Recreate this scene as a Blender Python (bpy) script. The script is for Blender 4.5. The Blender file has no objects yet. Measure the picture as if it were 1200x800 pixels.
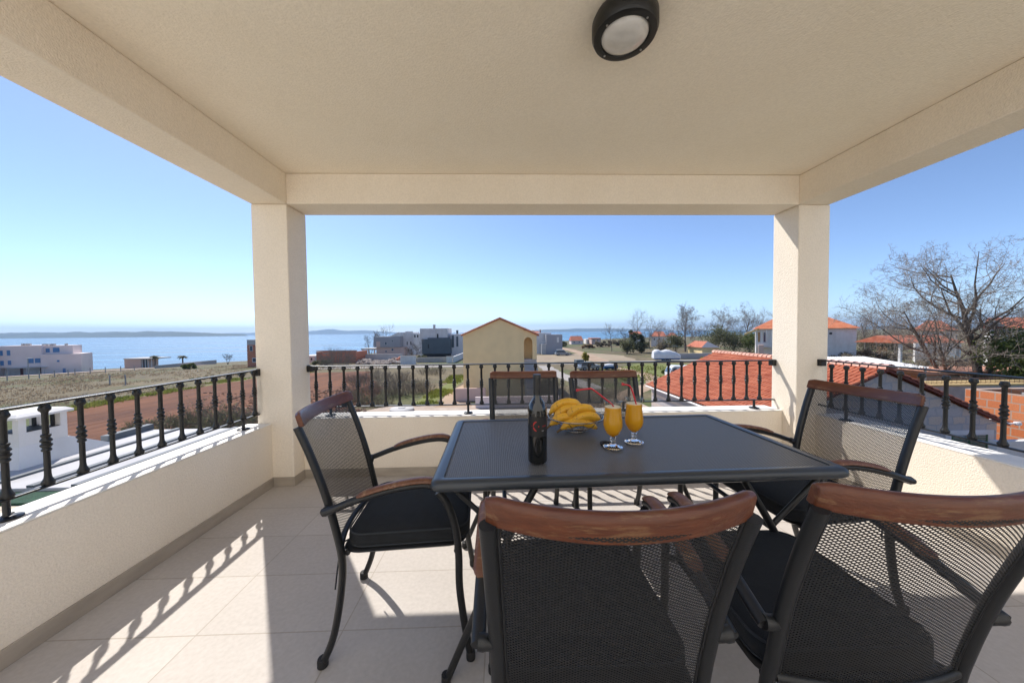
import bpy, math, random
from math import sin, cos, pi, radians, sqrt, atan2, hypot
from mathutils import Vector, Matrix, noise
SC = bpy.context.scene
COL = SC.collection

# ------------------------------------------------------------------ camera, sky, sun, exposure
FPX, YAW, PITCH, ROLL, EYE = 389.44, 0.0293, 0.0290, -0.0103, 1.25     # focal length in px of a 1200 px wide frame
fw = Vector((sin(YAW)*cos(PITCH), cos(YAW)*cos(PITCH), -sin(PITCH)))
rt = Vector((cos(YAW), -sin(YAW), 0)); up = rt.cross(fw)
rt, up = rt*cos(ROLL)+up*sin(ROLL), up*cos(ROLL)-rt*sin(ROLL)
cd = bpy.data.cameras.new('camera'); cam = bpy.data.objects.new('camera', cd); COL.objects.link(cam)
cd.sensor_fit = 'HORIZONTAL'; cd.sensor_width = 36; cd.lens = FPX/1200*36
cd.clip_start = 0.02; cd.clip_end = 60000
cam.matrix_world = Matrix(((rt.x, up.x, -fw.x, 0), (rt.y, up.y, -fw.y, 0), (rt.z, up.z, -fw.z, EYE), (0, 0, 0, 1)))
SC.camera = cam

SUN = Vector((-1.157, 1.573, 2.30)).normalized()
w = bpy.data.worlds.new('World'); SC.world = w; w.use_nodes = True
nt = w.node_tree; bg = nt.nodes['Background']
sky = nt.nodes.new('ShaderNodeTexSky'); sky.sky_type = 'NISHITA'; sky.sun_disc = False
sky.sun_elevation = math.asin(SUN.z); sky.sun_rotation = atan2(SUN.x, SUN.y)
sky.air_density = 0.6; sky.dust_density = 0.25; sky.ozone_density = 2.8; sky.altitude = 20
nt.links.new(sky.outputs[0], bg.inputs[0]); bg.inputs[1].default_value = 0.071
sl = bpy.data.lights.new('sun', 'SUN'); so = bpy.data.objects.new('sun', sl); COL.objects.link(so)
sl.energy = 2.0; sl.angle = radians(0.53); sl.color = (1.0, 0.945, 0.87)
so.rotation_euler = SUN.to_track_quat('Z', 'Y').to_euler(); so.location = (-20, 30, 40)
SC.view_settings.view_transform = 'Standard'; SC.view_settings.look = 'None'
SC.view_settings.gamma = 1; SC.view_settings.exposure = 1.64; SC.view_settings.use_curve_mapping = False
SC.cycles.max_bounces = 14; SC.cycles.diffuse_bounces = 9; SC.cycles.transparent_max_bounces = 12
SC.cycles.use_denoising = True; SC.cycles.caustics_refractive = False; SC.cycles.caustics_reflective = False

# ------------------------------------------------------------------ helpers
def W(u, v, Y):
    """a point of the place, at distance Y in front of the terrace wall's normal, seen along photo pixel u, v"""
    d = fw + rt*((u-600)/FPX) - up*((v-400)/FPX)
    k = Y/d.y
    return Vector((d.x*k, Y, EYE+d.z*k))

class MB:
    def __init__(s): s.v = []; s.f = []
    def add(s, vs, fs):
        n = len(s.v); s.v += [tuple(p) for p in vs]; s.f += [tuple(i+n for i in q) for q in fs]; return s
    def box(s, x0, x1, y0, y1, z0, z1, M=None):
        vs = [Vector((x, y, z)) for z in (z0, z1) for y in (y0, y1) for x in (x0, x1)]
        if M: vs = [M @ p for p in vs]
        return s.add(vs, [(0,2,3,1),(4,5,7,6),(0,1,5,4),(2,6,7,3),(0,4,6,2),(1,3,7,5)])
    def prism(s, poly, a, b, axis='y', M=None):
        """polygon of 2D points extruded from a to b along an axis"""
        def P(p, t):
            q = {'y': (p[0], t, p[1]), 'x': (t, p[0], p[1]), 'z': (p[0], p[1], t)}[axis]
            return M @ Vector(q) if M else Vector(q)
        n = len(poly); vs = [P(p, a) for p in poly]+[P(p, b) for p in poly]
        return s.add(vs, [tuple(range(n))[::-1], tuple(range(n, 2*n))]+[(i, (i+1) % n, n+(i+1) % n, n+i) for i in range(n)])
    def tube(s, pts, r, n=8, sq=None, cap=True):
        """sq = flattening of the section along its second axis"""
        pts = [Vector(p) for p in pts]; m = len(pts)
        rs = r if isinstance(r, (list, tuple)) else [r]*m
        vs = []; ref = None
        for i, p in enumerate(pts):
            t = (pts[min(i+1, m-1)]-pts[max(i-1, 0)])
            t = t.normalized() if t.length > 1e-9 else Vector((0, 0, 1))
            if ref is None:
                ref = Vector((1, 0, 0)) if abs(t.x) < .85 else Vector((0, 1, 0))
            a = (ref - t*ref.dot(t)).normalized(); b = t.cross(a); ref = a
            for k in range(n):
                an = 2*pi*k/n
                vs.append(p + a*(cos(an)*rs[i]) + b*(sin(an)*rs[i]*(sq or 1)))
        fs = [(i*n+k, i*n+(k+1) % n, (i+1)*n+(k+1) % n, (i+1)*n+k) for i in range(m-1) for k in range(n)]
        if cap: fs += [tuple(range(n))[::-1], tuple(range((m-1)*n, m*n))]
        return s.add(vs, fs)
    def lathe(s, prof, n=24, c=(0, 0, 0), closed=False):
        c = Vector(c); m = len(prof)
        vs = [c+Vector((r*cos(2*pi*k/n), r*sin(2*pi*k/n), z)) for r, z in prof for k in range(n)]
        fs = [(i*n+k, i*n+(k+1) % n, (i+1)*n+(k+1) % n, (i+1)*n+k) for i in range(m-1) for k in range(n)]
        if closed: fs += [((m-1)*n+k, (m-1)*n+(k+1) % n, (k+1) % n, k) for k in range(n)]
        else:
            if prof[0][0] > 1e-6: fs.append(tuple(range(n))[::-1])
            if prof[-1][0] > 1e-6: fs.append(tuple(range((m-1)*n, m*n)))
        return s.add(vs, fs)
    def rings(s, loops, closed=False, cap=True):
        n = len(loops[0]); m = len(loops)
        vs = [p for l in loops for p in l]
        fs = [(i*n+k, i*n+(k+1) % n, (i+1)*n+(k+1) % n, (i+1)*n+k) for i in range(m-1) for k in range(n)]
        if closed: fs += [((m-1)*n+k, (m-1)*n+(k+1) % n, (k+1) % n, k) for k in range(n)]
        elif cap: fs += [tuple(range(n))[::-1], tuple(range((m-1)*n, m*n))]
        return s.add(vs, fs)
    def build(s, name, mat, parent=None, smooth=None, bevel=0, loc=None, rotz=0):
        me = bpy.data.meshes.new(name); me.from_pydata(s.v, [], s.f); me.update()
        if mat: me.materials.append(mat)
        if smooth is not None:
            me.polygons.foreach_set('use_smooth', [True]*len(me.polygons))
            if smooth < 180: me.set_sharp_from_angle(angle=radians(smooth))
        o = bpy.data.objects.new(name, me); COL.objects.link(o)
        if parent: o.parent = parent
        if loc is not None: o.location = loc
        o.rotation_euler = (0, 0, rotz)
        if bevel:
            b = o.modifiers.new('edge', 'BEVEL'); b.width = bevel; b.segments = 2; b.limit_method = 'ANGLE'; b.harden_normals = False
        return o

def smoothpts(pts, k=6):
    P = [Vector(p) for p in pts]; out = []
    for i in range(len(P)-1):
        a, b, c, d = P[max(i-1, 0)], P[i], P[i+1], P[min(i+2, len(P)-1)]
        for j in range(k):
            t = j/k
            out.append(.5*((2*b)+(c-a)*t+(2*a-5*b+4*c-d)*t*t+(3*b-a-3*c+d)*t**3))
    return out+[P[-1]]
def rrect(w, h, r, z, n=5, c=(0, 0)):
    r = max(r, .001); out = []
    for cx, cy, a0 in ((w/2-r, h/2-r, 0), (-w/2+r, h/2-r, 90), (-w/2+r, -h/2+r, 180), (w/2-r, -h/2+r, 270)):
        for k in range(n+1):
            a = radians(a0+90*k/n); out.append(Vector((c[0]+cx+r*cos(a), c[1]+cy+r*sin(a), z)))
    return out
def tag(o, label=None, cat=None, group=None, kind=None):
    if label: o['label'] = label
    if cat: o['category'] = cat
    if group: o['group'] = group
    if kind: o['kind'] = kind
    return o
def thing(name, label, cat, loc=(0, 0, 0), rotz=0, group=None):
    o = bpy.data.objects.new(name, None); COL.objects.link(o); o.empty_display_size = .1
    o.location = loc; o.rotation_euler = (0, 0, rotz)
    return tag(o, label, cat, group)
def struct(o): return tag(o, kind='structure')
KIDS = {}
def copy_tree(o, parent=None, kids=None):
    c = o.copy(); COL.objects.link(c)
    if parent: c.parent = parent
    for ch in list(kids if kids is not None else o.children): copy_tree(ch, c)
    return c

# ------------------------------------------------------------------ materials
def mat(name, col, rough=.6, var=.0, scale=4.0, bump=0.0, bscale=60.0, metal=0.0, col2=None, det=4.0, spec=None, stretch=None, coords='Object', sheen=0, sss=0, trans=0, ior=None, coat=0):
    m = bpy.data.materials.new(name); m.use_nodes = True
    N = m.node_tree.nodes; L = m.node_tree.links; b = N['Principled BSDF']
    b.inputs['Base Color'].default_value = (*col, 1); b.inputs['Roughness'].default_value = rough; b.inputs['Metallic'].default_value = metal
    if spec is not None: b.inputs['Specular IOR Level'].default_value = spec
    if trans: b.inputs['Transmission Weight'].default_value = trans
    if ior: b.inputs['IOR'].default_value = ior
    if coat: b.inputs['Coat Weight'].default_value = coat; b.inputs['Coat Roughness'].default_value = .15
    if sss:
        b.inputs['Subsurface Weight'].default_value = sss; b.inputs['Subsurface Radius'].default_value = (.02, .012, .004)
    tc = N.new('ShaderNodeTexCoord'); src = tc.outputs[coords]
    if stretch:
        mp = N.new('ShaderNodeMapping'); mp.inputs['Scale'].default_value = stretch; L.new(src, mp.inputs[0]); src = mp.outputs[0]
    if var or col2:
        n = N.new('ShaderNodeTexNoise'); n.inputs['Scale'].default_value = scale; n.inputs['Detail'].default_value = det
        L.new(src, n.inputs['Vector'])
        r = N.new('ShaderNodeValToRGB'); r.color_ramp.elements[0].position = .32; r.color_ramp.elements[1].position = .68
        c2 = col2 or tuple(min(1, c*(1+var)) for c in col); c1 = col if col2 else tuple(c*(1-var) for c in col)
        r.color_ramp.elements[0].color = (*c1, 1); r.color_ramp.elements[1].color = (*c2, 1)
        L.new(n.outputs['Fac'], r.inputs[0]); L.new(r.outputs[0], b.inputs['Base Color'])
    if bump:
        n2 = N.new('ShaderNodeTexNoise'); n2.inputs['Scale'].default_value = bscale; n2.inputs['Detail'].default_value = 3
        L.new(src, n2.inputs['Vector'])
        bp = N.new('ShaderNodeBump'); bp.inputs['Strength'].default_value = min(1, bump); bp.inputs['Distance'].default_value = .01 if bump <= 1 else .01*bump
        L.new(n2.outputs['Fac'], bp.inputs['Height']); L.new(bp.outputs[0], b.inputs['Normal'])
    return m
def stain(m, amount, scale=1.1, stretch=(1, 1, .35)):
    N = m.node_tree.nodes; L = m.node_tree.links; b = N['Principled BSDF']; old = b.inputs['Base Color'].links[0].from_socket
    tc = N.new('ShaderNodeTexCoord'); mp = N.new('ShaderNodeMapping'); mp.inputs['Scale'].default_value = stretch; n = N.new('ShaderNodeTexNoise'); n.inputs['Scale'].default_value = scale; n.inputs['Detail'].default_value = 7; n.inputs['Roughness'].default_value = .65
    r = N.new('ShaderNodeValToRGB'); r.color_ramp.elements[0].position = .30; r.color_ramp.elements[1].position = .62; k = 1-amount
    r.color_ramp.elements[0].color = (k, k*.985, k*.96, 1); r.color_ramp.elements[1].color = (1, 1, 1, 1); x = N.new('ShaderNodeMixRGB'); x.blend_type = 'MULTIPLY'; x.inputs[0].default_value = 1
    L.new(tc.outputs['Object'], mp.inputs[0]); L.new(mp.outputs[0], n.inputs['Vector']); L.new(n.outputs['Fac'], r.inputs[0]); L.new(old, x.inputs[1]); L.new(r.outputs[0], x.inputs[2]); L.new(x.outputs[0], b.inputs['Base Color']); return m
def brickmat(name, c1, c2, mortar, w, h, msize=.02, rough=.8, off=.5, plane='xz', bump=.4, var=.0, bias=0):
    m = bpy.data.materials.new(name); m.use_nodes = True
    N = m.node_tree.nodes; L = m.node_tree.links; b = N['Principled BSDF']; b.inputs['Roughness'].default_value = rough
    tc = N.new('ShaderNodeTexCoord'); sp = N.new('ShaderNodeSeparateXYZ'); cb = N.new('ShaderNodeCombineXYZ')
    L.new(tc.outputs['Object'], sp.inputs[0])
    a = {'xz': ('X', 'Z'), 'yz': ('Y', 'Z'), 'xy': ('X', 'Y'), 'yx': ('Y', 'X')}[plane]
    L.new(sp.outputs[a[0]], cb.inputs[0]); L.new(sp.outputs[a[1]], cb.inputs[1])
    src = cb.outputs[0]
    if var:
        nz = N.new('ShaderNodeTexNoise'); nz.inputs['Scale'].default_value = 1.6; L.new(src, nz.inputs['Vector'])
        mx = N.new('ShaderNodeMixRGB'); mx.blend_type = 'ADD'; mx.inputs[0].default_value = var
        L.new(src, mx.inputs[1]); L.new(nz.outputs['Color'], mx.inputs[2]); src = mx.outputs[0]
    t = N.new('ShaderNodeTexBrick'); t.offset = off; t.squash = 1
    t.inputs['Color1'].default_value = (*c1, 1); t.inputs['Color2'].default_value = (*c2, 1); t.inputs['Mortar'].default_value = (*mortar, 1)
    t.inputs['Scale'].default_value = 1; t.inputs['Mortar Size'].default_value = msize; t.inputs['Brick Width'].default_value = w; t.inputs['Row Height'].default_value = h
    t.inputs['Bias'].default_value = bias; t.inputs['Mortar Smooth'].default_value = .1
    L.new(src, t.inputs['Vector'])
    n = N.new('ShaderNodeTexNoise'); n.inputs['Scale'].default_value = 14; n.inputs['Detail'].default_value = 6; L.new(tc.outputs['Object'], n.inputs['Vector'])
    mm = N.new('ShaderNodeMixRGB'); mm.blend_type = 'MULTIPLY'; mm.inputs[0].default_value = .35
    L.new(t.outputs['Color'], mm.inputs[1]); L.new(n.outputs['Fac'], mm.inputs[2]); 
    hs = N.new('ShaderNodeHueSaturation'); hs.inputs['Value'].default_value = 1.2; L.new(mm.outputs[0], hs.inputs['Color'])
    L.new(hs.outputs[0], b.inputs['Base Color'])
    bp = N.new('ShaderNodeBump'); bp.inputs['Strength'].default_value = bump; bp.inputs['Distance'].default_value = .01; bp.invert = True
    L.new(t.outputs['Fac'], bp.inputs['Height']); L.new(bp.outputs[0], b.inputs['Normal'])
    return m
def ridgemat(name, c1, c2, scale, axis='X', rough=.75, strength=.6):
    """tile courses on far roofs: real waves in the bump, mottled clay colour"""
    m = mat(name, c1, rough, col2=c2, scale=1.3, det=6)
    N = m.node_tree.nodes; L = m.node_tree.links; b = N['Principled BSDF']
    tc = N.new('ShaderNodeTexCoord'); wv = N.new('ShaderNodeTexWave'); wv.bands_direction = axis; wv.inputs['Scale'].default_value = scale
    L.new(tc.outputs['Object'], wv.inputs['Vector']); bp = N.new('ShaderNodeBump'); bp.inputs['Strength'].default_value = strength; bp.inputs['Distance'].default_value = .06
    L.new(wv.outputs['Fac'], bp.inputs['Height']); L.new(bp.outputs[0], b.inputs['Normal']); return m

M = {}
M['stucco'] = mat('cream stucco', (.88, .80, .68), .9, var=.045, scale=95, det=6, bump=.45, bscale=130)
M['ceil'] = mat('ceiling plaster', (.91, .83, .69), .9, var=.035, scale=80, det=6, bump=.35, bscale=120)
stain(M['stucco'], .07); stain(M['ceil'], .035, .9, (1, 1, 1))
M['sill'] = mat('white sill plaster', (.82, .80, .76), .75, var=.03, scale=3, bump=.2, bscale=120)
M['skirt'] = mat('skirting tile', (.40, .35, .29), .5, var=.12, scale=5, bump=.1, bscale=40, stretch=(1, 1, 3))
M['iron'] = mat('black wrought iron', (.006, .0065, .007), .40, var=.1, scale=20, bump=.12, bscale=220, spec=.5)
M['frame'] = mat('charcoal powder coat', (.009, .010, .0112), .42, var=.08, scale=30, bump=.08, bscale=400)
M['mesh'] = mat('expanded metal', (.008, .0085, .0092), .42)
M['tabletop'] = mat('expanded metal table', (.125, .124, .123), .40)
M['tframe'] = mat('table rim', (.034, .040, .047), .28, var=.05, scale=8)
M['cushion'] = mat('charcoal canvas', (.009, .011, .014), .9, var=.18, scale=30, bump=.5, bscale=500)
M['piping'] = mat('piping canvas', (.022, .026, .032), .9, bump=.3, bscale=300)
M['rubber'] = mat('black rubber', (.012, .012, .013), .7)
M['soil'] = mat('ploughed red soil', (.085, .024, .006), .95, col2=(.185, .066, .022), scale=.42, det=9, bump=30, bscale=2.2, stretch=(1, .22, 1))
M['track'] = mat('dirt track', (.30, .20, .13), .95, col2=(.42, .31, .22), scale=.5, det=8, bump=3, bscale=4)
M['gravel'] = mat('pale gravel', (.36, .28, .22), .95, col2=(.48, .39, .32), scale=1.2, det=8, bump=3, bscale=9)
M['asph'] = mat('grey concrete road', (.27, .25, .23), .9, col2=(.36, .33, .30), scale=.7, det=6, bump=1, bscale=8)

def floor_mat():
    m = bpy.data.materials.new('stone floor tiles'); m.use_nodes = True
    N = m.node_tree.nodes; L = m.node_tree.links; b = N['Principled BSDF']
    tc = N.new('ShaderNodeTexCoord'); mp = N.new('ShaderNodeMapping'); mp.inputs['Location'].default_value = (1.29, -1.387, 0)
    L.new(tc.outputs['Object'], mp.inputs[0])
    t = N.new('ShaderNodeTexBrick'); t.offset = 0; t.inputs['Scale'].default_value = 1; t.inputs['Brick Width'].default_value = .605; t.inputs['Row Height'].default_value = .340
    t.inputs['Mortar Size'].default_value = .003; t.inputs['Mortar Smooth'].default_value = .2; t.inputs['Bias'].default_value = 0
    t.inputs['Color1'].default_value = (.50, .462, .425, 1); t.inputs['Color2'].default_value = (.56, .522, .485, 1); t.inputs['Mortar'].default_value = (.40, .36, .31, 1)
    L.new(mp.outputs[0], t.inputs['Vector'])
    n = N.new('ShaderNodeTexNoise'); n.inputs['Scale'].default_value = 55; n.inputs['Detail'].default_value = 6; L.new(mp.outputs[0], n.inputs['Vector'])
    n3 = N.new('ShaderNodeTexNoise'); n3.inputs['Scale'].default_value = 2.2; n3.inputs['Detail'].default_value = 5; L.new(mp.outputs[0], n3.inputs['Vector'])
    r = N.new('ShaderNodeValToRGB'); r.color_ramp.elements[0].position = .3; r.color_ramp.elements[1].position = .7
    r.color_ramp.elements[0].color = (.80, .79, .78, 1); r.color_ramp.elements[1].color = (1, 1, 1, 1)
    mx0 = N.new('ShaderNodeMath'); mx0.operation = 'ADD'; ml = N.new('ShaderNodeMath'); ml.operation = 'MULTIPLY'; ml.inputs[1].default_value = .5
    L.new(n.outputs['Fac'], mx0.inputs[0]); L.new(n3.outputs['Fac'], mx0.inputs[1]); L.new(mx0.outputs[0], ml.inputs[0]); L.new(ml.outputs[0], r.inputs[0])
    mx = N.new('ShaderNodeMixRGB'); mx.blend_type = 'MULTIPLY'; mx.inputs[0].default_value = 1
    L.new(t.outputs['Color'], mx.inputs[1]); L.new(r.outputs[0], mx.inputs[2]); L.new(mx.outputs[0], b.inputs['Base Color'])
    b.inputs['Roughness'].default_value = .62; b.inputs['Specular IOR Level'].default_value = .2
    bp = N.new('ShaderNodeBump'); bp.inputs['Strength'].default_value = .25; bp.inputs['Distance'].default_value = .004; bp.invert = True
    L.new(t.outputs['Fac'], bp.inputs['Height']); L.new(bp.outputs[0], b.inputs['Normal'])
    return m
def wood_mat(name, dark, light, worn, wornamt):
    m = mat(name, dark, .38, col2=light, scale=9, det=8, stretch=(1.2, 9, 9), bump=.12, bscale=25)
    N = m.node_tree.nodes; L = m.node_tree.links; b = N['Principled BSDF']
    old = b.inputs['Base Color'].links[0].from_socket
    g = N.new('ShaderNodeTexCoord')
    n = N.new('ShaderNodeTexNoise'); n.inputs['Scale'].default_value = 16; n.inputs['Detail'].default_value = 9; n.inputs['Roughness'].default_value = .7
    mp = N.new('ShaderNodeMapping'); mp.inputs['Scale'].default_value = (.55, 2.2, 3.0); L.new(g.outputs['Object'], mp.inputs[0]); L.new(mp.outputs[0], n.inputs['Vector'])
    r = N.new('ShaderNodeValToRGB'); r.color_ramp.elements[0].position = .56-wornamt; r.color_ramp.elements[1].position = .66-wornamt
    r.color_ramp.elements[0].color = (0, 0, 0, 1); r.color_ramp.elements[1].color = (1, 1, 1, 1); L.new(n.outputs['Fac'], r.inputs[0])
    x = N.new('ShaderNodeMixRGB'); x.inputs[2].default_value = (*worn, 1); L.new(r.outputs[0], x.inputs[0]); L.new(old, x.inputs[1]); L.new(x.outputs[0], b.inputs['Base Color'])
    return m
M['floor'] = floor_mat()
M['wood'] = wood_mat('varnished brown wood', (.082, .022, .008), (.128, .038, .014), (.17, .085, .038), .02)
M['armwood'] = wood_mat('weathered arm wood', (.12, .042, .017), (.18, .075, .034), (.24, .135, .07), .03)

# ------------------------------------------------------------------ the land: ground, sea, fields, tracks
COAST = [(-900, -400), (-300, 100), (-193, 152), (-163, 180), (-148, 200), (-112, 242), (-60, 310), (60, 490), (160, 520), (300, 620), (700, 900), (2500, 2600)]
def coast_d(x, y):
    best = 1e9; sgn = 1
    for (ax, ay), (bx, by) in zip(COAST, COAST[1:]):
        dx, dy = bx-ax, by-ay; t = max(0, min(1, ((x-ax)*dx+(y-ay)*dy)/(dx*dx+dy*dy)))
        d = hypot(x-ax-dx*t, y-ay-dy*t)
        if d < best: best = d; sgn = 1 if (dx*(y-ay)-dy*(x-ax)) < 0 else -1
    return best*sgn
SEA = -14.0
def G(x, y):
    d = coast_d(x, y)
    if d < 0: return SEA+max(-12, d*.15)
    return SEA+7.8*min(1, d/150)
def ground_at(u, Y):
    p = W(u, 400, Y); p.z = G(p.x, p.y); return p

def ground_material():
    m = mat('dry meadow', (.115, .092, .046), .95, col2=(.19, .15, .085), scale=.09, det=10, bump=12, bscale=2.0)
    N = m.node_tree.nodes; L = m.node_tree.links; b = N['Principled BSDF']
    old = b.inputs['Base Color'].links[0].from_socket
    tc = N.new('ShaderNodeTexCoord'); n = N.new('ShaderNodeTexNoise'); n.inputs['Scale'].default_value = .055; n.inputs['Detail'].default_value = 7
    mp = N.new('ShaderNodeMapping'); mp.inputs['Location'].default_value = (13, 4, 0); mp.inputs['Scale'].default_value = (1, 1.6, 1); L.new(tc.outputs['Object'], mp.inputs[0]); L.new(mp.outputs[0], n.inputs['Vector'])
    r = N.new('ShaderNodeValToRGB'); r.color_ramp.elements[0].position = .47; r.color_ramp.elements[1].position = .60
    r.color_ramp.elements[0].color = (0, 0, 0, 1); r.color_ramp.elements[1].color = (1, 1, 1, 1); L.new(n.outputs['Fac'], r.inputs[0])
    x = N.new('ShaderNodeMixRGB'); x.inputs[2].default_value = (.085, .105, .028, 1); L.new(r.outputs[0], x.inputs[0]); L.new(old, x.inputs[1])
    n5 = N.new('ShaderNodeTexNoise'); n5.inputs['Scale'].default_value = 1.1; n5.inputs['Detail'].default_value = 8; L.new(tc.outputs['Object'], n5.inputs['Vector'])
    r5 = N.new('ShaderNodeValToRGB'); r5.color_ramp.elements[0].position = .3; r5.color_ramp.elements[1].position = .7
    r5.color_ramp.elements[0].color = (.6, .6, .6, 1); r5.color_ramp.elements[1].color = (1.15, 1.12, 1.05, 1); L.new(n5.outputs['Fac'], r5.inputs[0])
    y = N.new('ShaderNodeMixRGB'); y.blend_type = 'MULTIPLY'; y.inputs[0].default_value = 1; L.new(x.outputs[0], y.inputs[1]); L.new(r5.outputs[0], y.inputs[2])
    L.new(y.outputs[0], b.inputs['Base Color']); return m
M['meadow'] = ground_material()
def axis(lims):
    out = []
    for a, b, s in lims:
        n = max(1, int(round((b-a)/s))); out += [a+(b-a)*i/n for i in range(n)]
    return out+[lims[-1][1]]
xs = axis([(-900, -300, 60), (-300, 200, 9), (200, 700, 35), (700, 2500, 150)])
ys = axis([(-400, -20, 60), (-20, 300, 9), (300, 700, 25), (700, 2600, 150)])
g = MB(); g.add([(x, y, G(x, y)) for y in ys for x in xs], [(j*len(xs)+i, j*len(xs)+i+1, (j+1)*len(xs)+i+1, (j+1)*len(xs)+i) for j in range(len(ys)-1) for i in range(len(xs)-1)])
struct(g.build('ground', M['meadow'], smooth=180))

def sea_material():
    m = mat('sea water', (.045, .15, .26), .22, bump=0)
    N = m.node_tree.nodes; L = m.node_tree.links; b = N['Principled BSDF']; b.inputs['IOR'].default_value = 1.33
    tc = N.new('ShaderNodeTexCoord'); mp = N.new('ShaderNodeMapping'); mp.inputs['Scale'].default_value = (.004, .03, .01); mp.inputs['Rotation'].default_value = (0, 0, .35); L.new(tc.outputs['Object'], mp.inputs[0])
    n = N.new('ShaderNodeTexNoise'); n.inputs['Scale'].default_value = 1; n.inputs['Detail'].default_value = 5; L.new(mp.outputs[0], n.inputs['Vector'])
    r = N.new('ShaderNodeValToRGB'); r.color_ramp.elements[0].position = .4; r.color_ramp.elements[1].position = .62
    r.color_ramp.elements[0].color = (.22, .22, .22, 1); r.color_ramp.elements[1].color = (.42, .42, .42, 1); L.new(n.outputs['Fac'], r.inputs[0]); L.new(r.outputs[0], b.inputs['Roughness'])
    n2 = N.new('ShaderNodeTexNoise'); n2.inputs['Scale'].default_value = .6; n2.inputs['Detail'].default_value = 4; L.new(tc.outputs['Object'], n2.inputs['Vector'])
    bp = N.new('ShaderNodeBump'); bp.inputs['Strength'].default_value = .25; bp.inputs['Distance'].default_value = .2; L.new(n2.outputs['Fac'], bp.inputs['Height']); L.new(bp.outputs[0], b.inputs['Normal'])
    return m
R_ = 13000
sm = MB(); sm.rings([[Vector((r*cos(2*pi*k/64), r*sin(2*pi*k/64), SEA)) for k in range(64)] for r in (20, 400, 1500, 6000, R_)], cap=False)
struct(sm.build('sea', sea_material()))

def hills(name, u0, u1, dist, hpx, seed, m, depth=700):
    """a long low island, built as a ridged hill with its own breadth"""
    mb = MB(); n = 90; rows = 6; vs = []
    for j in range(rows):
        t = j/(rows-1); prof = sin(pi*t)**.7
        for i in range(n):
            u = u0+(u1-u0)*i/(n-1); p = W(u, 400, dist+depth*(t-.5)*2)
            e = min(1, (i/(n-1))*7, (1-i/(n-1))*7)
            hh = hpx(u)*dist/FPX*(e**.6)*(.9+.22*noise.noise(Vector((u*.06, seed, t*2)))+.10*noise.noise(Vector((u*.5, seed+9, t*3))))
            vs.append((p.x, p.y, SEA-3+max(0, (hh+3+(EYE-SEA))*prof if hh > 0 else 0)))
    fs = [(j*n+i, j*n+i+1, (j+1)*n+i+1, (j+1)*n+i) for j in range(rows-1) for i in range(n-1)]
    mb.add(vs, fs); return struct(mb.build(name, m, smooth=180))
M['isle'] = mat('island scrub', (.050, .070, .045), .95, var=.3, scale=.004)
hills('island', -260, 292, 4300, lambda u: 5.2 if u < 190 else 5.2-(u-190)*.028, 3, M['isle'])
hills('far_island', 240, 470, 11000, lambda u: 2.2+3.4*math.exp(-((u-384)/16)**2)+1.6*math.exp(-((u-425)/22)**2)+1.2*math.exp(-((u-345)/30)**2), 8, M['isle'], 1500)
hills('distant_island', 600, 790, 9000, lambda u: 2.0+1.4*math.exp(-((u-690)/40)**2), 5, M['isle'], 1200)
hills('coastal_hill', 900, 1700, 5200, lambda u: 3.0, 7, M['isle'], 900)

def sheet(name, pts, m, lift, seed=0, jit=.5, step=2.0):
    rnd = random.Random(seed); out = []
    n = len(pts)
    for i in range(n):
        a, b = Vector(pts[i]), Vector(pts[(i+1) % n]); k = max(1, int((b-a).length/step))
        for j in range(k):
            p = a+(b-a)*(j/k); out.append((p.x+rnd.uniform(-jit, jit), p.y+rnd.uniform(-jit, jit)))
    mb = MB(); N_ = len(out); z = -6.2+lift
    mb.add([(x, y, z) for x, y in out], [tuple(range(N_))])
    return struct(mb.build(name, m))
def ribbon(name, line, width, m, lift, seed=0):
    L_ = smoothpts([(x, y, 0) for x, y in line], 8); a = []; b = []; rnd = random.Random(seed)
    for i, p in enumerate(L_):
        t = (L_[min(i+1, len(L_)-1)]-L_[max(i-1, 0)]).normalized(); nrm = Vector((-t.y, t.x, 0)); wd = width*(1+rnd.uniform(-.12, .12))/2
        a.append(p+nrm*wd); b.append(p-nrm*wd)
    mb = MB(); n = len(L_); mb.add([(p.x, p.y, -6.2+lift) for p in a+b], [(i, i+1, n+i+1, n+i) for i in range(n-1)])
    return struct(mb.build(name, m))
M['greengrass'] = mat('fresh green verge', (.10, .135, .022), .95, col2=(.19, .19, .055), scale=.8, det=8, bump=8, bscale=4)
sheet('ploughed_field', [(-45, 35.5), (-43.5, 48), (-42, 57.5), (-37, 64.5), (-26, 66), (-22, 55), (-16.5, 46), (-14, 36), (-17, 30), (-22.5, 27), (-27.5, 23), (-36, 27)], M['soil'], .012, 1, .5)
sheet('green_verge', [(-46, 35), (-44.6, 48), (-43, 59), (-38, 67), (-37, 65.5), (-41.8, 58), (-43.3, 48), (-44.8, 35.5)], M['greengrass'], .008, 2, .3)
sheet('track_verge', [(-9.6, 34), (-8.6, 46), (-6.2, 60), (-3, 67), (-1.5, 67), (-5.4, 57), (-6.6, 46), (-7.4, 34)], M['greengrass'], .008, 3, .3)
sheet('green_meadow', [(17, 48), (20, 61), (30, 74), (44, 72), (40, 54), (26, 46)], M['greengrass'], .008, 4, .6)
sheet('gravel_yard', [(-20, 25), (-12, 34), (8, 34.5), (14, 33), (14, 24), (0, 22)], M['gravel'], .016, 5, .3)
ribbon('dirt_track', [(-5.0, 33), (-4.9, 40), (-3.4, 50), (0, 62), (4, 76)], 3.4, M['track'], .020, 6)
ribbon('field_track', [(9.5, 30), (16, 40), (22, 47), (24, 60), (19, 74)], 2.6, M['track'], .020, 7)
ribbon('concrete_lane', [(-40, 73), (-10, 74), (10, 76), (22, 77), (40, 79), (62, 82)], 4.2, M['asph'], .028, 8)
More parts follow.
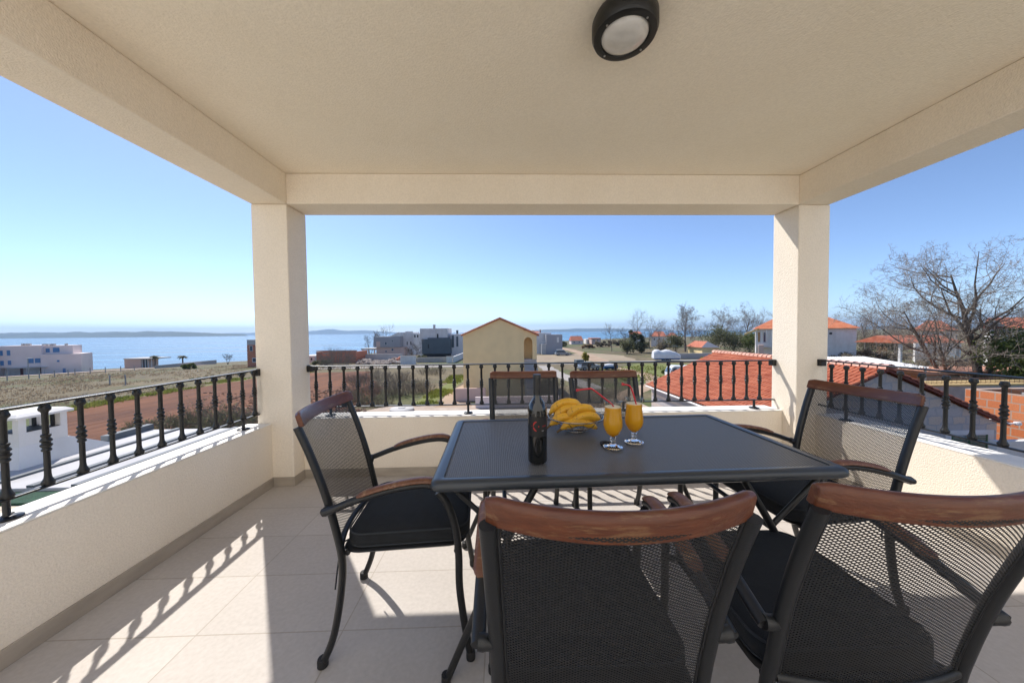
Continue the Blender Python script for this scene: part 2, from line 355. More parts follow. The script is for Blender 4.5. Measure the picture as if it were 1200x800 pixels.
ribbon('concrete_drive', [(9.0, 72), (9.4, 60), (10.8, 50), (12, 42)], 2.8, M['asph'], .024, 9)
sheet('bare_plot', [(8, 80), (9, 103), (30, 112), (36, 100), (34, 82)], mat('bare earth plot', (.27, .20, .14), .95, col2=(.33, .27, .18), scale=.2, det=8, bump=6, bscale=2), .008, 10, .6)
ribbon('far_track', [(24, 80), (26, 100), (27, 130), (25, 165)], 4, M['track'], .012, 11)
M['pinkgravel'] = mat('pink gravel road', (.47, .36, .30), .95, col2=(.56, .46, .40), scale=.2, det=6)
# the pale parking strip before the long pink apartments, laid on the slope
def slope_sheet(name, a, b, wid, m, lift=.06):
    mb = MB(); a, b = Vector(a), Vector(b); t = (b-a).normalized(); nrm = Vector((-t.y, t.x)); n = 30; vs = []
    for j in range(4):
        for i in range(n):
            p = a+(b-a)*(i/(n-1))+nrm*(wid*(j/3-.5)); vs.append((p.x, p.y, G(p.x, p.y)+lift))
    mb.add(vs, [(j*n+i, j*n+i+1, (j+1)*n+i+1, (j+1)*n+i) for j in range(3) for i in range(n-1)]); return struct(mb.build(name, m))
slope_sheet('parking_road', (-158, 62), (-122, 140), 10, M['pinkgravel'], .12)

# ------------------------------------------------------------------ the terrace we stand on
XL, XR, YF, YB = -1.73, 2.52, 2.764, 3.032       # column inner faces, front and back of the columns
ZB, ZC, ZS = 2.30, 2.545, .52                    # beam soffit, ceiling, parapet top
XLO, XRO = -2.012, 2.79; PL, PR, PF = -1.90, 2.69, 2.908
BACK = -1.4; ROOFB = .80                         # slab cut short out of view to let sun and sky bounce in
f = MB(); f.box(-1.899, 2.689, BACK, 2.907, -.22, 0); struct(f.build('terrace_floor', M['floor']))
f = MB(); f.box(XLO, XRO, ROOFB, YB, ZC, ZC+.2); struct(f.build('ceiling', M['ceil']))
for x0, x1, y0, y1 in ((XLO, XL, ROOFB, YB), (XR, XRO, ROOFB, YB), (XL, XR, YF, YB)):
    f = MB(); f.box(x0, x1, y0, y1, ZB, ZC-.002); struct(f.build('ceiling_beam', M['stucco'], bevel=.006))
f = MB(); f.box(-5.5, 6.2, BACK-.3, BACK, -6.4, 5.6); o = f.build('unseen_bounce_wall', mat('white bounce wall paint', (.92, .88, .80), .85, bump=.3, bscale=120, var=.02, scale=3))  # unseen rear wall, set close, tall and near-white to bounce sunlight into the terrace
tag(o, 'unseen white house wall behind the terrace, added to bounce sunlight in', 'wall')
f = MB(); f.box(-2.08, 2.86, BACK+.001, 3.10, -6.3, -.23); o = f.build('house_body', M['stucco'])
tag(o, 'cream lower storeys of the house carrying the terrace', 'house wall')
for x0, x1, lab, fz in ((XLO, XL, 'cream square corner column where the island and sea show, white wall cap at its foot', 0), (XR, XRO, 'cream square corner column streaked by railing shadow, beside the red roof', 0)):
    t = thing('corner_column', lab, 'column', ((x0+x1)/2, (YF+YB)/2, 0), group='columns of the terrace')
    a = (x1-x0)/2; b = (YB-YF)/2
    m_ = MB(); m_.box(-a, a, -b, b, -.2, ZB-.002); m_.build('shaft', M['stucco'], t, bevel=.008)
    k = MB(); s_ = 1 if x0 < 0 else -1
    k.box(-a-.0, a, -b-.009, -b-.0005, 0.001, .074); k.box(*( (a+.0005, a+.009) if s_ > 0 else (-a-.009, -a-.0005) ), -b-.009, b-.12, 0.001, .074)
    k.build('skirting', M['skirt'], t)
# parapets: wall, capping, skirting
t = thing('parapet_wall', 'low cream parapet in shade with white sunlit cap, running beside the long balcony floor shadow', 'wall', (PL, 0, 0), group='parapets of the terrace')
m_ = MB(); m_.box(-.185, 0, BACK, YF-.001, -.2, ZS-.010); m_.build('wall_face', M['stucco'], t)
m_ = MB(); m_.box(-.195, .001, BACK, YF-.001, ZS-.0095, ZS); m_.build('wall_cap', M['sill'], t, bevel=.004)
m_ = MB(); m_.box(.0005, .010, BACK, YF-.01, 0.001, .074); m_.build('skirting', M['skirt'], t)
t = thing('parapet_wall', 'low cream parapet behind the two far chairs, with white cap', 'wall', (0, PF, 0), group='parapets of the terrace')
m_ = MB(); m_.box(XL+.001, XR-.001, 0, .185, -.2, ZS-.010); m_.build('wall_face', M['stucco'], t)
m_ = MB(); m_.box(XL+.001, XR-.001, -.001, .205, ZS-.0095, ZS); m_.build('wall_cap', M['sill'], t, bevel=.004)
m_ = MB(); m_.box(XL+.01, XR-.01, -.010, -.0005, 0.001, .074); m_.build('skirting', M['skirt'], t)
t = thing('parapet_wall', 'low rough cream parapet in full sun below the brick and stone houses', 'wall', (PR, 0, 0), group='parapets of the terrace')
m_ = MB(); m_.box(0, .185, BACK, YF-.001, -.2, ZS-.010); m_.build('wall_face', M['stucco'], t)
m_ = MB(); m_.box(-.001, .215, BACK, YF-.001, ZS-.0095, ZS); m_.build('wall_cap', M['sill'], t, bevel=.004)
m_ = MB(); m_.box(-.010, -.0005, BACK, YF-.01, 0.001, .074); m_.build('skirting', M['skirt'], t)

# railings
BALP = [(.0095, .005), (.019, .006), (.021, .016), (.017, .024), (.0125, .034), (.0105, .05), (.0100, .150), (.0150, .154), (.0155, .160), (.0115, .166), (.0182, .177), (.0182, .181), (.0130, .187), (.0130, .191), (.0182, .197), (.0182, .201), (.0115, .212), (.0155, .219), (.0150, .225), (.0100, .229), (.0100, .320), (.0125, .326), (.018, .332), (.0195, .340), (.016, .349), (.0145, .356)]
bal_mesh = None
def railing(lab, start, direction, length, posts, first, step, ends, zr=.966):
    """direction: unit vector along the rail; baluster distances are measured from start"""
    global bal_mesh
    a = atan2(direction[1], direction[0]); t = thing('balcony_railing', lab, 'railing', (start[0], start[1], 0), a, 'wrought iron railings')
    m_ = MB(); m_.box(0, length, -.0205, .0205, zr-.010, zr); m_.build('handrail', M['iron'], t, bevel=.004)
    m_ = MB(); m_.box(0, length, -.0125, .0125, .593, .602); m_.build('bottom_rail', M['iron'], t, bevel=.002)
    d = first
    while d < length-.03:
        if bal_mesh is None:
            b = MB(); b.lathe(BALP, 14); o = b.build('baluster', M['iron'], t, smooth=40); bal_mesh = o.data
        else:
            o = bpy.data.objects.new('baluster', bal_mesh); COL.objects.link(o); o.parent = t
        o.location = (d, 0, .598); d += step
    for p in posts:
        m_ = MB(); m_.lathe([(.042, ZS+.0005), (.042, ZS+.006), (.030, ZS+.010), (.014, ZS+.013), (.0105, ZS+.020), (.0105, .598)], 20, (p, 0, 0)); q = m_.build('post_foot', M['iron'], t, smooth=35)
        for k in range(3):
            s_ = MB(); s_.lathe([(.0045, ZS+.0095), (.0045, ZS+.0125), (.002, ZS+.014)], 6, (p+.031*cos(k*2.09+.5), .031*sin(k*2.09+.5), 0)); s_.build('screw', M['iron'], q)
    for e in ends:
        m_ = MB(); m_.box(e-.02, e+.02, -.024, .024, zr-.052, zr+.004); m_.build('wall_bracket', M['iron'], t, bevel=.004)
    return t
railing('black iron railing before the pink apartments and red soil field', (-2.0, BACK), (0, 1), YF-BACK, [1.376-BACK, 2.60-BACK, .15-BACK], 2.725-.1224*33-BACK, .1224, [YF-BACK-.015])
railing('black iron railing crossing the view between the two cream columns', (XL, 3.0), (1, 0), XR-XL, [.19, 1.415, 2.835, 4.06], .068, .1225, [.02, XR-XL-.02])
railing('black iron railing before the red tiled roof gable and brick wall', (2.72, BACK), (0, 1), YF-BACK, [2.539-BACK, 1.32-BACK, .10-BACK], 2.662-.1185*34-BACK, .1185, [YF-BACK-.015], .985)

# ceiling lamp
LX, LY, ZL = .517, 1.388, 2.452
M['lampglass'] = mat('frosted lamp glass', (.62, .60, .56), .22, var=.1, scale=14, coat=.6)
t = thing('ceiling_lamp', 'round black bulkhead lamp with frosted glass on the ceiling', 'lamp', (LX, LY, 0))
m_ = MB(); m_.lathe([(.098, ZC-.001), (.122, ZC-.012), (.131, ZC-.03), (.131, ZL+.02), (.124, ZL+.004), (.112, ZL), (.098, ZL+.001), (.094, ZL+.006), (.092, ZL+.02)], 48); m_.build('housing', M['iron'], t, smooth=45)
m_ = MB(); m_.lathe([(.0935, ZL+.008), (.088, ZL+.000), (.07, ZL-.010), (.045, ZL-.016), (.02, ZL-.019), (.0, ZL-.0195)], 40); m_.build('glass', M['lampglass'], t, smooth=60)
M['screw'] = mat('steel screw', (.5, .5, .5), .3, metal=1)
for k in range(4):
    m_ = MB(); m_.lathe([(.0045, ZL+.001), (.0042, ZL-.002), (0, ZL-.003)], 10, (.106*cos(k*pi/2+.55), .106*sin(k*pi/2+.55), 0)); m_.build('screw', M['screw'], t)
m_ = MB(); m_.tube([(XRO, 2.86, 1.78), (XRO+.03, 2.86, 1.78)], .006, 8); m_.lathe([(.016, 0), (.02, .006), (.02, .022), (.012, .03)], 12, (XRO+.035, 2.86, 1.765))
tag(m_.build('wall_hook', M['iron']), 'small black knob on the outer face of the column by the bare trees', 'hook')

# ------------------------------------------------------------------ dining table
def lattice(mb, nx, ny, fn, hole=.62, thick=0):
    """expanded metal: a diamond net, each diamond with an open hole; fn maps s, t in 0..1 to a point"""
    idx = {}; vs = []; fs = []
    def vert(i, j):
        k = (i, j)
        if k not in idx: idx[k] = len(vs); vs.append(fn(i/(2*nx), j/(2*ny)))
        return idx[k]
    for j in range(1, 2*ny):
        for i in range(1, 2*nx):
            if (i+j) % 2: continue
            o = [vert(i-1, j), vert(i, j-1), vert(i+1, j), vert(i, j+1)]
            inn = []
            for di, dj in ((-1, 0), (0, -1), (1, 0), (0, 1)):
                inn.append(len(vs)); vs.append(fn((i+di*hole)/(2*nx), (j+dj*hole)/(2*ny)))
            for k in range(4): fs.append((o[k], o[(k+1) % 4], inn[(k+1) % 4], inn[k]))
            if thick:
                low = [];
                for q in inn: low.append(len(vs)); vs.append((vs[q][0], vs[q][1], vs[q][2]-thick))
                for k in range(4): fs.append((inn[k], inn[(k+1) % 4], low[(k+1) % 4], low[k]))
    return mb.add(vs, fs)
TC, TA = (.5015, 1.553), radians(1.33); TW, TD, TZ = 1.535, .83, .74
t = thing('dining_table', 'charcoal metal dining table with mesh top in the middle of the terrace', 'table', (*TC, 0), TA)
loops = []
for ins, z in ((.014, -.040), (.003, -.033), (0, -.022), (.003, -.010), (.014, -.002), (.028, 0), (.044, -.003), (.046, -.012), (.046, -.040)):
    loops.append(rrect(TW-2*ins, TD-2*ins, .035-ins*.5, TZ+z))
m_ = MB(); m_.rings(loops, closed=True); m_.build('table_rim', M['tframe'], t, smooth=50)
m_ = MB(); a, b = TW/2-.045, TD/2-.045
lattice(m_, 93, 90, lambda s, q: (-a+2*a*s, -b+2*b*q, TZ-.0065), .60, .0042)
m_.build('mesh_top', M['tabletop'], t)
HX, HY = -.035, -.07
m_ = MB(); m_.lathe([(.020, TZ-.02), (.020, TZ-.002), (.030, TZ+.0015), (.030, TZ-.004), (.024, TZ-.02)], 28, (HX, HY, 0)); m_.build('parasol_ring', M['rubber'], t, smooth=40)
for sx in (-1, 1):
    for sy in (-1, 1):
        m_ = MB(); P0 = (sx*.725, sy*.375, 0); P1 = (sx*.385, sy*.35, TZ-.04)
        m_.tube(smoothpts([P0, (sx*.655, sy*.375, .16), (sx*.50, sy*.365, .50), P1], 6), .0135, 10); o = m_.build('leg', M['frame'], t, smooth=60)
        m_ = MB(); m_.lathe([(.015, .0), (.017, .004), (.016, .03)], 12, P0); m_.build('foot_cap', M['rubber'], o)
        m_ = MB(); m_.tube([(sx*.70, sy*.36, TZ-.035), (sx*.50, sy*.352, .50)], .010, 8); m_.build('brace', M['frame'], t, smooth=60)
    m_ = MB(); m_.tube([(sx*.50, -.364, .50), (sx*.50, .364, .50)], .010, 8); m_.build('crossbar', M['frame'], t, smooth=60)

# ------------------------------------------------------------------ chairs (front = +Y)
REAR = [(-.300, .012), (-.258, .119), (-.228, .284), (-.222, .40), (-.242, .514), (-.276, .661), (-.322, .808), (-.362, .912)]
FRONT = [(.252, .012), (.232, .131), (.214, .281), (.212, .412), (.202, .511), (.176, .600), (.140, .655)]
ARM = [(-.268, .606), (-.235, .616), (-.16, .643), (-.067, .668), (.027, .685), (.10, .687), (.150, .672)]
def backx(z): return .222+.016*max(0, (z-.42)/.5)
def make_chair(lab):
    t = thing('garden_chair', lab, 'chair')
    for s in (-1, 1):
        m_ = MB(); m_.tube(smoothpts([(s*(.226 if z < .45 else backx(z)), y, z) for y, z in REAR], 6), .0165, 12, sq=.8); o = m_.build('back_leg', M['frame'], t, smooth=60)
        m_ = MB(); m_.lathe([(.016, .0), (.0195, .004), (.0195, .028), (.017, .034)], 12, (s*.226, -.301, 0)); m_.build('foot_cap', M['rubber'], o, smooth=50)
        m_ = MB(); m_.tube(smoothpts([(s*(.258-.0*z), y, z) for y, z in FRONT], 6), .0140, 12); o = m_.build('front_leg', M['frame'], t, smooth=60)
        m_ = MB(); m_.lathe([(.014, .0), (.0175, .004), (.0175, .028), (.015, .034)], 12, (s*.258, .252, 0)); m_.build('foot_cap', M['rubber'], o, smooth=50)
        m_ = MB(); m_.tube(smoothpts([(s*.266, y, z) for y, z in ARM], 6), .0155, 12, sq=.85)
        m_.tube(smoothpts([(s*.266, -.262, .608), (s*.250, -.262, .606), (s*.228, -.256, .600)], 4), [.0165]*4+[.015]*4+[.014], 10); o = m_.build('armrest', M['frame'], t, smooth=60)
        P = smoothpts([(s*.266, -.150, .6585), (s*.266, -.067, .683), (s*.266, .027, .700), (s*.266, .10, .703), (s*.266, .148, .690)], 6); n = len(P)
        lo = []
        for i, p in enumerate(P):
            k = i/(n-1); wd = .0225*min(1, .45+3.2*min(k, 1-k)**.7); th = .0115*min(1, .35+4*min(k, 1-k)**.8)
            lo.append([p+Vector((wd*cos(q)*(1 if abs(cos(q)) < .9 else .97), 0, th*sin(q) if sin(q) > 0 else th*.6*sin(q))) for q in [2*pi*j/12 for j in range(12)]])
        m_ = MB(); m_.rings(lo); m_.build('arm_pad', M['armwood'], o, smooth=50)
    # top rail of wood, curved in plan
    n = 22; lo = []
    for i in range(n+1):
        k = i/n*2-1; x = k*.243; y0 = -.352-.052*(1-k*k); zc = .9385-.010*(1-k*k); e = min(1, .72+6*(1-abs(k)))
        tilt = .30; sec = []
        for hx, hz in ((-.0135, -.027), (-.0125, .016), (-.009, .0235), (-.003, .027), (.004, .027), (.010, .0235), (.0135, .016), (.0135, -.027)):
            yy = hx*e; zz = hz*e if hz > 0 else hz*(.9+.1*e)
            sec.append((x, y0+yy*cos(tilt)-zz*sin(tilt), zc+zz*cos(tilt)+yy*sin(tilt)))
        lo.append([Vector(p) for p in sec])
    m_ = MB(); m_.rings(lo); m_.build('top_rail', M['wood'], t, smooth=42, bevel=.003)
    # expanded metal back: follows the posts at the sides and bulges rearwards between them
    zs = [p[1] for p in REAR]; yz = [p[0] for p in REAR]
    def yat(z):
        for i in range(len(zs)-1):
            if z <= zs[i+1]:
                q = (z-zs[i])/(zs[i+1]-zs[i]); return yz[i]+(yz[i+1]-yz[i])*q
        return yz[-1]
    def back(s_, q):
        z = .455+(.918-.455)*q; k = s_*2-1
        return (k*(backx(z)-.012), yat(z)-(.030+.022*q)*(1-k*k), z)
    m_ = MB(); lattice(m_, 38, 64, back, .55); m_.build('back_mesh', M['mesh'], t)
    for s in (-1, 1):
        m_ = MB(); m_.tube([back(.5+s*.487, i/12) for i in range(13)], .0035, 6); m_.build('mesh_edge', M['frame'], t, smooth=60)
    m_ = MB(); m_.tube([back(i/14, -.012) for i in range(15)], .0115, 10); m_.build('back_crossbar', M['frame'], t, smooth=60)
    # seat: rim and sheet
    m_ = MB(); lo = []
    for ins, z in ((.0, .437), (-.008, .430), (0, .422), (.02, .422), (.02, .437)): lo.append(rrect(.445-2*ins, .455-2*ins, .06, z, 5, (0, .005)))
    m_.rings(lo, closed=True); o = m_.build('seat_rim', M['frame'], t, smooth=60)
    m_ = MB(); lattice(m_, 34, 52, lambda s_, q: (-.203+.406*s_, -.200+.41*q, .432-.008*sin(pi*s_)*sin(pi*q))); m_.build('seat_mesh', M['mesh'], t)
    for x, y in ((.222, -.205), (.258, .205)):
        m_ = MB(); m_.tube([(-x, y, .425), (x, y, .425)], .011, 8); m_.build('seat_bar', M['frame'], t, smooth=60)
    return t
def make_cushion(lab):
    t = thing('seat_cushion', lab, 'cushion')
    lo = []; C_ = (0, .018)
    for ins, z in ((.16, .4385), (.022, .4385), (.005, .444), (-.001, .455), (-.002, .468), (-.001, .482), (.005, .491), (.018, .497), (.05, .5025), (.10, .507), (.16, .5095)):
        lo.append([Vector((p.x, p.y, z-.010*max(0, -(p.y+.12))/.1*.4)) for p in rrect(.445-2*ins, .465-2*ins, max(.02, .065-ins*.3), 0, 6, C_)])
    m_ = MB(); m_.rings(lo); o = m_.build('pad', M['cushion'], t, smooth=60)
    m_ = MB()
    for z, ins in ((.4445, .002), (.4915, .002)):
        P = rrect(.445-2*ins, .465-2*ins, .065, z, 8, C_); P.append(P[0]); m_.tube(P, .0038, 6, cap=False)
    m_.build('piping', M['piping'], t, smooth=60)
    for s in (-1, 1):
        m_ = MB(); m_.tube(smoothpts([(s*.19, -.214, .455), (s*.196, -.236, .44), (s*.198, -.250, .36), (s*.197, -.262, .27)], 5), .003, 5); m_.tube(smoothpts([(s*.186, -.214, .455), (s*.186, -.232, .44), (s*.182, -.246, .38), (s*.180, -.250, .31)], 5), .003, 5)
        m_.build('tie', M['piping'], t)
    return t
CH = [(-.404, 1.483, -85.9, 'charcoal mesh chair standing side-on at the end of the table nearest the red soil field', 'plain charcoal cushion on the side-on chair nearest the red soil field'),
      (.210, .936, -.2, 'charcoal chair with scuffed wooden top rail, seen from behind in front of the bottle', 'shaded charcoal cushion behind the mesh back of the chair before the bottle'),
      (.838, .955, -1.0, 'charcoal chair seen from behind with sunlit floor and another chair showing through its mesh', 'shaded charcoal cushion behind the mesh back that shows sunlit floor through it'),
      (1.425, 1.570, 95.4, 'charcoal mesh chair at the table end by the sunlit parapet, railing showing through its mesh', 'charcoal cushion on the chair by the sunlit parapet'),
      (.153, 2.064, 180.3, 'charcoal mesh chair on the far side of the table, behind the wine bottle', 'charcoal cushion on the far chair behind the wine bottle'),
      (.733, 2.027, 180.7, 'charcoal mesh chair on the far side of the table, behind the two orange drinks', 'charcoal cushion on the far chair behind the two drinks')]
c0 = make_chair(CH[0][3]); k0 = make_cushion(CH[0][4])
for i, (x, y, a, lab, lab2) in enumerate(CH):
    o = c0 if i == 0 else copy_tree(c0); q = k0 if i == 0 else copy_tree(k0)
    for z, l_, g_ in ((o, lab, 'chairs around the dining table'), (q, lab2, 'cushions on the chairs')):
        z.location = (x, y, 0); z.rotation_euler = (0, 0, radians(a)); z['label'] = l_; z['group'] = g_

# ------------------------------------------------------------------ on the table
M['bottle'] = mat('black bottle glass', (.004, .005, .005), .06, spec=.6, coat=.5)
M['blacklabel'] = mat('matt black label', (.010, .010, .010), .55)
M['capsule'] = mat('black capsule', (.014, .014, .014), .42)
M['redink'] = mat('red ink', (.42, .016, .014), .5); M['greyink'] = mat('grey ink', (.30, .30, .30), .5)
BX, BY = .134, 1.290
t = thing('wine_bottle', 'tall black wine bottle with a black label marked by a red ring', 'bottle', (BX, BY, TZ))
m_ = MB(); m_.lathe([(.0, .004), (.025, .0), (.033, .001), (.0372, .006), (.0378, .012), (.0378, .195), (.0372, .207), (.034, .222), (.027, .236), (.019, .247), (.0155, .256), (.0142, .268), (.0140, .318), (.0140, .328)], 40); m_.build('glass_body', M['bottle'], t, smooth=50)
m_ = MB(); m_.lathe([(.0147, .262), (.0147, .326), (.0158, .327), (.0158, .341), (.0150, .3435), (.0, .3435)], 32); m_.build('capsule', M['capsule'], t, smooth=40)
r1 = .0382
def wrap(mb, x0, x1, z0, z1, rr, n=10):
    vs = []
    for i in range(n+1):
        a = (x0+(x1-x0)*i/n)/r1-pi/2+.05
        vs += [(rr*cos(a), rr*sin(a), z0), (rr*cos(a), rr*sin(a), z1)]
    mb.add(vs, [(2*i, 2*i+2, 2*i+3, 2*i+1) for i in range(n)])
m_ = MB(); wrap(m_, -.045, .045, .108, .185, r1, 40); lb = m_.build('label', M['blacklabel'], t, smooth=60)
def P_(x, z): a = x/r1-pi/2+.05; return (r1+.0002)*cos(a), (r1+.0002)*sin(a), z
m_ = MB(); cx, cz = -.006, .149
for a0, a1 in ((95, 175), (188, 262)):
    n = 16; vs = []
    for i in range(n+1):
        a = radians(a0+(a1-a0)*i/n); wd = .0022*sin(pi*i/n)**.5+.0004
        vs += [P_(cx+(.0155-wd)*cos(a), cz+(.0175-wd)*sin(a)), P_(cx+(.0155+wd)*cos(a), cz+(.0175+wd)*sin(a))]
    m_.add(vs, [(2*i, 2*i+2, 2*i+3, 2*i+1) for i in range(n)])
for x0, x1, z0, z1 in ((-.030, -.0215, .1485, .1500), (-.0025, .001, .146, .151)): m_.add([P_(x0, z0), P_(x1, z0), P_(x1, z1), P_(x0, z1)], [(0, 1, 2, 3)])
for k, (x, h) in enumerate(((.013, .0030), (.017, .0045), (.021, .0055), (.025, .0042), (.029, .0055))):   # the small hand-drawn red word
    for q in range(2): m_.add([P_(x+q*.0016, .1465), P_(x+q*.0016+.0007, .1465), P_(x+q*.0022+.0012, .1465+h), P_(x+q*.0022+.0004, .1465+h)], [(0, 1, 2, 3)])
    m_.add([P_(x, .1478), P_(x+.0036, .1484), P_(x+.0036, .1490), P_(x, .1485)], [(0, 1, 2, 3)])
m_.build('red_mark', M['redink'], lb)
m_ = MB()
for z, x0, x1 in ((.132, .011, .0215), (.1295, .0115, .020)):
    for k in range(6): a = x0+(x1-x0)*k/6; m_.add([P_(a, z), P_(a+.0012, z), P_(a+.0012, z+.0017), P_(a, z+.0017)], [(0, 1, 2, 3)])
m_.build('small_print', M['greyink'], lb)

def thin_glass():
    m = bpy.data.materials.new('thin clear glass'); m.use_nodes = True; N = m.node_tree.nodes; L = m.node_tree.links
    N.remove(N['Principled BSDF']); out = N['Material Output']
    tr = N.new('ShaderNodeBsdfTransparent'); tr.inputs[0].default_value = (.95, .97, .96, 1); gl = N.new('ShaderNodeBsdfGlossy'); gl.inputs['Roughness'].default_value = .02
    fr = N.new('ShaderNodeFresnel'); ge = N.new('ShaderNodeNewGeometry'); mp = N.new('ShaderNodeMapRange'); mp.inputs[3].default_value = 1.5; mp.inputs[4].default_value = 1/1.5; L.new(ge.outputs['Backfacing'], mp.inputs[0]); L.new(mp.outputs[0], fr.inputs[0]); mx = N.new('ShaderNodeMixShader')
    L.new(fr.outputs[0], mx.inputs[0]); L.new(tr.outputs[0], mx.inputs[1]); L.new(gl.outputs[0], mx.inputs[2]); L.new(mx.outputs[0], out.inputs[0]); return m
M['glass'] = thin_glass(); M['solidglass'] = mat('solid clear glass', (1, 1, 1), .0, trans=1, ior=1.45)
def juice_mat():
    m = mat('orange juice', (.98, .58, .03), .3); N = m.node_tree.nodes; L = m.node_tree.links
    tl = N.new('ShaderNodeBsdfTranslucent'); tl.inputs[0].default_value = (.98, .60, .03, 1); mx = N.new('ShaderNodeMixShader'); mx.inputs[0].default_value = .55
    L.new(N['Principled BSDF'].outputs[0], mx.inputs[1]); L.new(tl.outputs[0], mx.inputs[2]); L.new(mx.outputs[0], N['Material Output'].inputs[0]); return m
M['juice'] = juice_mat()
M['foam'] = mat('pale juice froth', (.86, .72, .48), .6, bump=.3, bscale=400)
M['straw'] = mat('red plastic straw', (.55, .018, .03), .35)
def hurricane(x, y, lab, k=1.0):
    t = thing('cocktail_glass', lab, 'drink', (x, y, TZ), group='orange drinks on the table')
    m_ = MB(); m_.lathe([(0, .001), (.040, .0005), (.0425, .003), (.030, .009), (.014, .013), (.0085, .020), (.010, .028), (.013, .033), (.011, .040), (.014, .046), (.012, .0485), (0, .0486)], 36); m_.build('stem', M['solidglass'], t, smooth=60)
    m_ = MB(); m_.rings([[Vector((r*cos(2*pi*k/36), r*sin(2*pi*k/36), z)) for k in range(36)] for r, z in ((.012, .0490), (.026, .060), (.037, .080), (.0410, .098), (.0400, .118), (.0365, .145), (.0350, .165), (.0365, .185), (.0402, .203), (.0396, .2045), (.0386, .203), (.0352, .186))], cap=False); m_.build('bowl_wall', M['glass'], t, smooth=60)
    m_ = MB(); m_.lathe([(.0338, .1774), (.0336, .1795), (.030, .1803), (0, .180)], 32); m_.build('foam', M['foam'], t, smooth=60)
    m_ = MB(); m_.lathe([(0, .0495), (.0105, .0500), (.0250, .0610), (.0360, .0806), (.0400, .098), (.0390, .118), (.0355, .145), (.0341, .165), (.0346, .1765), (.034, .1772), (0, .177)], 36); m_.build('juice', M['juice'], t, smooth=60)
    return t
hurricane(.480, 1.430, 'orange juice in a stemmed glass nearest the bananas, its straw slanting far out')
hurricane(.598, 1.490, 'orange juice in a stemmed glass beside the red roof view, its straw standing upright')
def straw(lab, pts, spread):
    P = smoothpts(pts, 5); m_ = MB(); m_.tube(P, .0034, 10)
    e = Vector(pts[-1]); d = (Vector(pts[-1])-Vector(pts[-2])).normalized()
    for k in range(3):
        q = (k-1)*spread; m_.tube([e-d*.002, e+d*.009+Vector((0, 0, q)), e+d*.016+Vector((0, 0, q*1.5))], [.0028, .0022, .0016], 6)
    for k in range(5):
        p = P[int(len(P)*.62)-3+k]; m_.lathe([(.0032, -.0011), (.0044, 0), (.0032, .0011)], 8, p)
    tag(m_.build('drinking_straw', M['straw'], smooth=60), lab, 'straw', 'red straws in the drinks')
y1, y2 = 1.430, 1.490
straw('red bendy straw slanting out over the bananas', [(.500, y1, TZ+.150), (.478, y1-.004, TZ+.186), (.445, y1-.014, TZ+.214), (.388, y1-.018, TZ+.258), (.372, y1-.018, TZ+.262), (.330, y1-.018, TZ+.258)], .003)
straw('red bendy straw standing upright in the drink beside the red roof view', [(.614, y2-.02, TZ+.100), (.600, y2-.026, TZ+.165), (.585, y2-.024, TZ+.225), (.574, y2-.02, TZ+.256), (.566, y2-.02, TZ+.264), (.548, y2-.02, TZ+.268)], .004)

# wire bowl and the bananas in it
M['wire'] = mat('chrome wire', (.32, .29, .25), .25, metal=1)
OX, OY = .372, 1.690
t = thing('fruit_bowl', 'wide chrome wire bowl holding a heap of bananas', 'bowl', (OX, OY, TZ))
def ring(r, z, rr, name, n=48):
    m_ = MB(); P = [(r*cos(2*pi*k/n), r*sin(2*pi*k/n), z) for k in range(n+1)]; m_.tube(P, rr, 6, cap=False); return m_.build(name, M['wire'], t, smooth=60)
ring(.140, .072, .0034, 'rim'); ring(.052, .0028, .0026, 'base_ring'); ring(.10, .034, .0015, 'middle_ring')
m_ = MB()
for k in range(12):
    a = 2*pi*k/12
    m_.tube(smoothpts([(r*cos(a+tw), r*sin(a+tw), z) for r, z, tw in ((.014, .004, -.2), (.052, .006, 0), (.10, .034, .16), (.138, .072, .06))], 5), .0016, 5)
m_.build('wires', M['wire'], t, smooth=60)
bz = TZ
M['banana'] = mat('ripe banana skin', (.60, .31, .02), .45, col2=(.80, .46, .04), scale=11, bump=.06, bscale=30)
def flecks(m):
    N = m.node_tree.nodes; L = m.node_tree.links; b = N['Principled BSDF']; old = b.inputs['Base Color'].links[0].from_socket
    tc = N.new('ShaderNodeTexCoord'); n = N.new('ShaderNodeTexNoise'); n.inputs['Scale'].default_value = 90; n.inputs['Detail'].default_value = 5; L.new(tc.outputs['Object'], n.inputs['Vector'])
    r = N.new('ShaderNodeValToRGB'); r.color_ramp.elements[0].position = .62; r.color_ramp.elements[1].position = .70; L.new(n.outputs['Fac'], r.inputs[0])
    x = N.new('ShaderNodeMixRGB'); x.inputs[2].default_value = (.22, .10, .02, 1); L.new(r.outputs[0], x.inputs[0]); L.new(old, x.inputs[1]); L.new(x.outputs[0], b.inputs['Base Color'])
flecks(M['banana'])
M['bantip'] = mat('brown banana tip', (.10, .06, .02), .7)
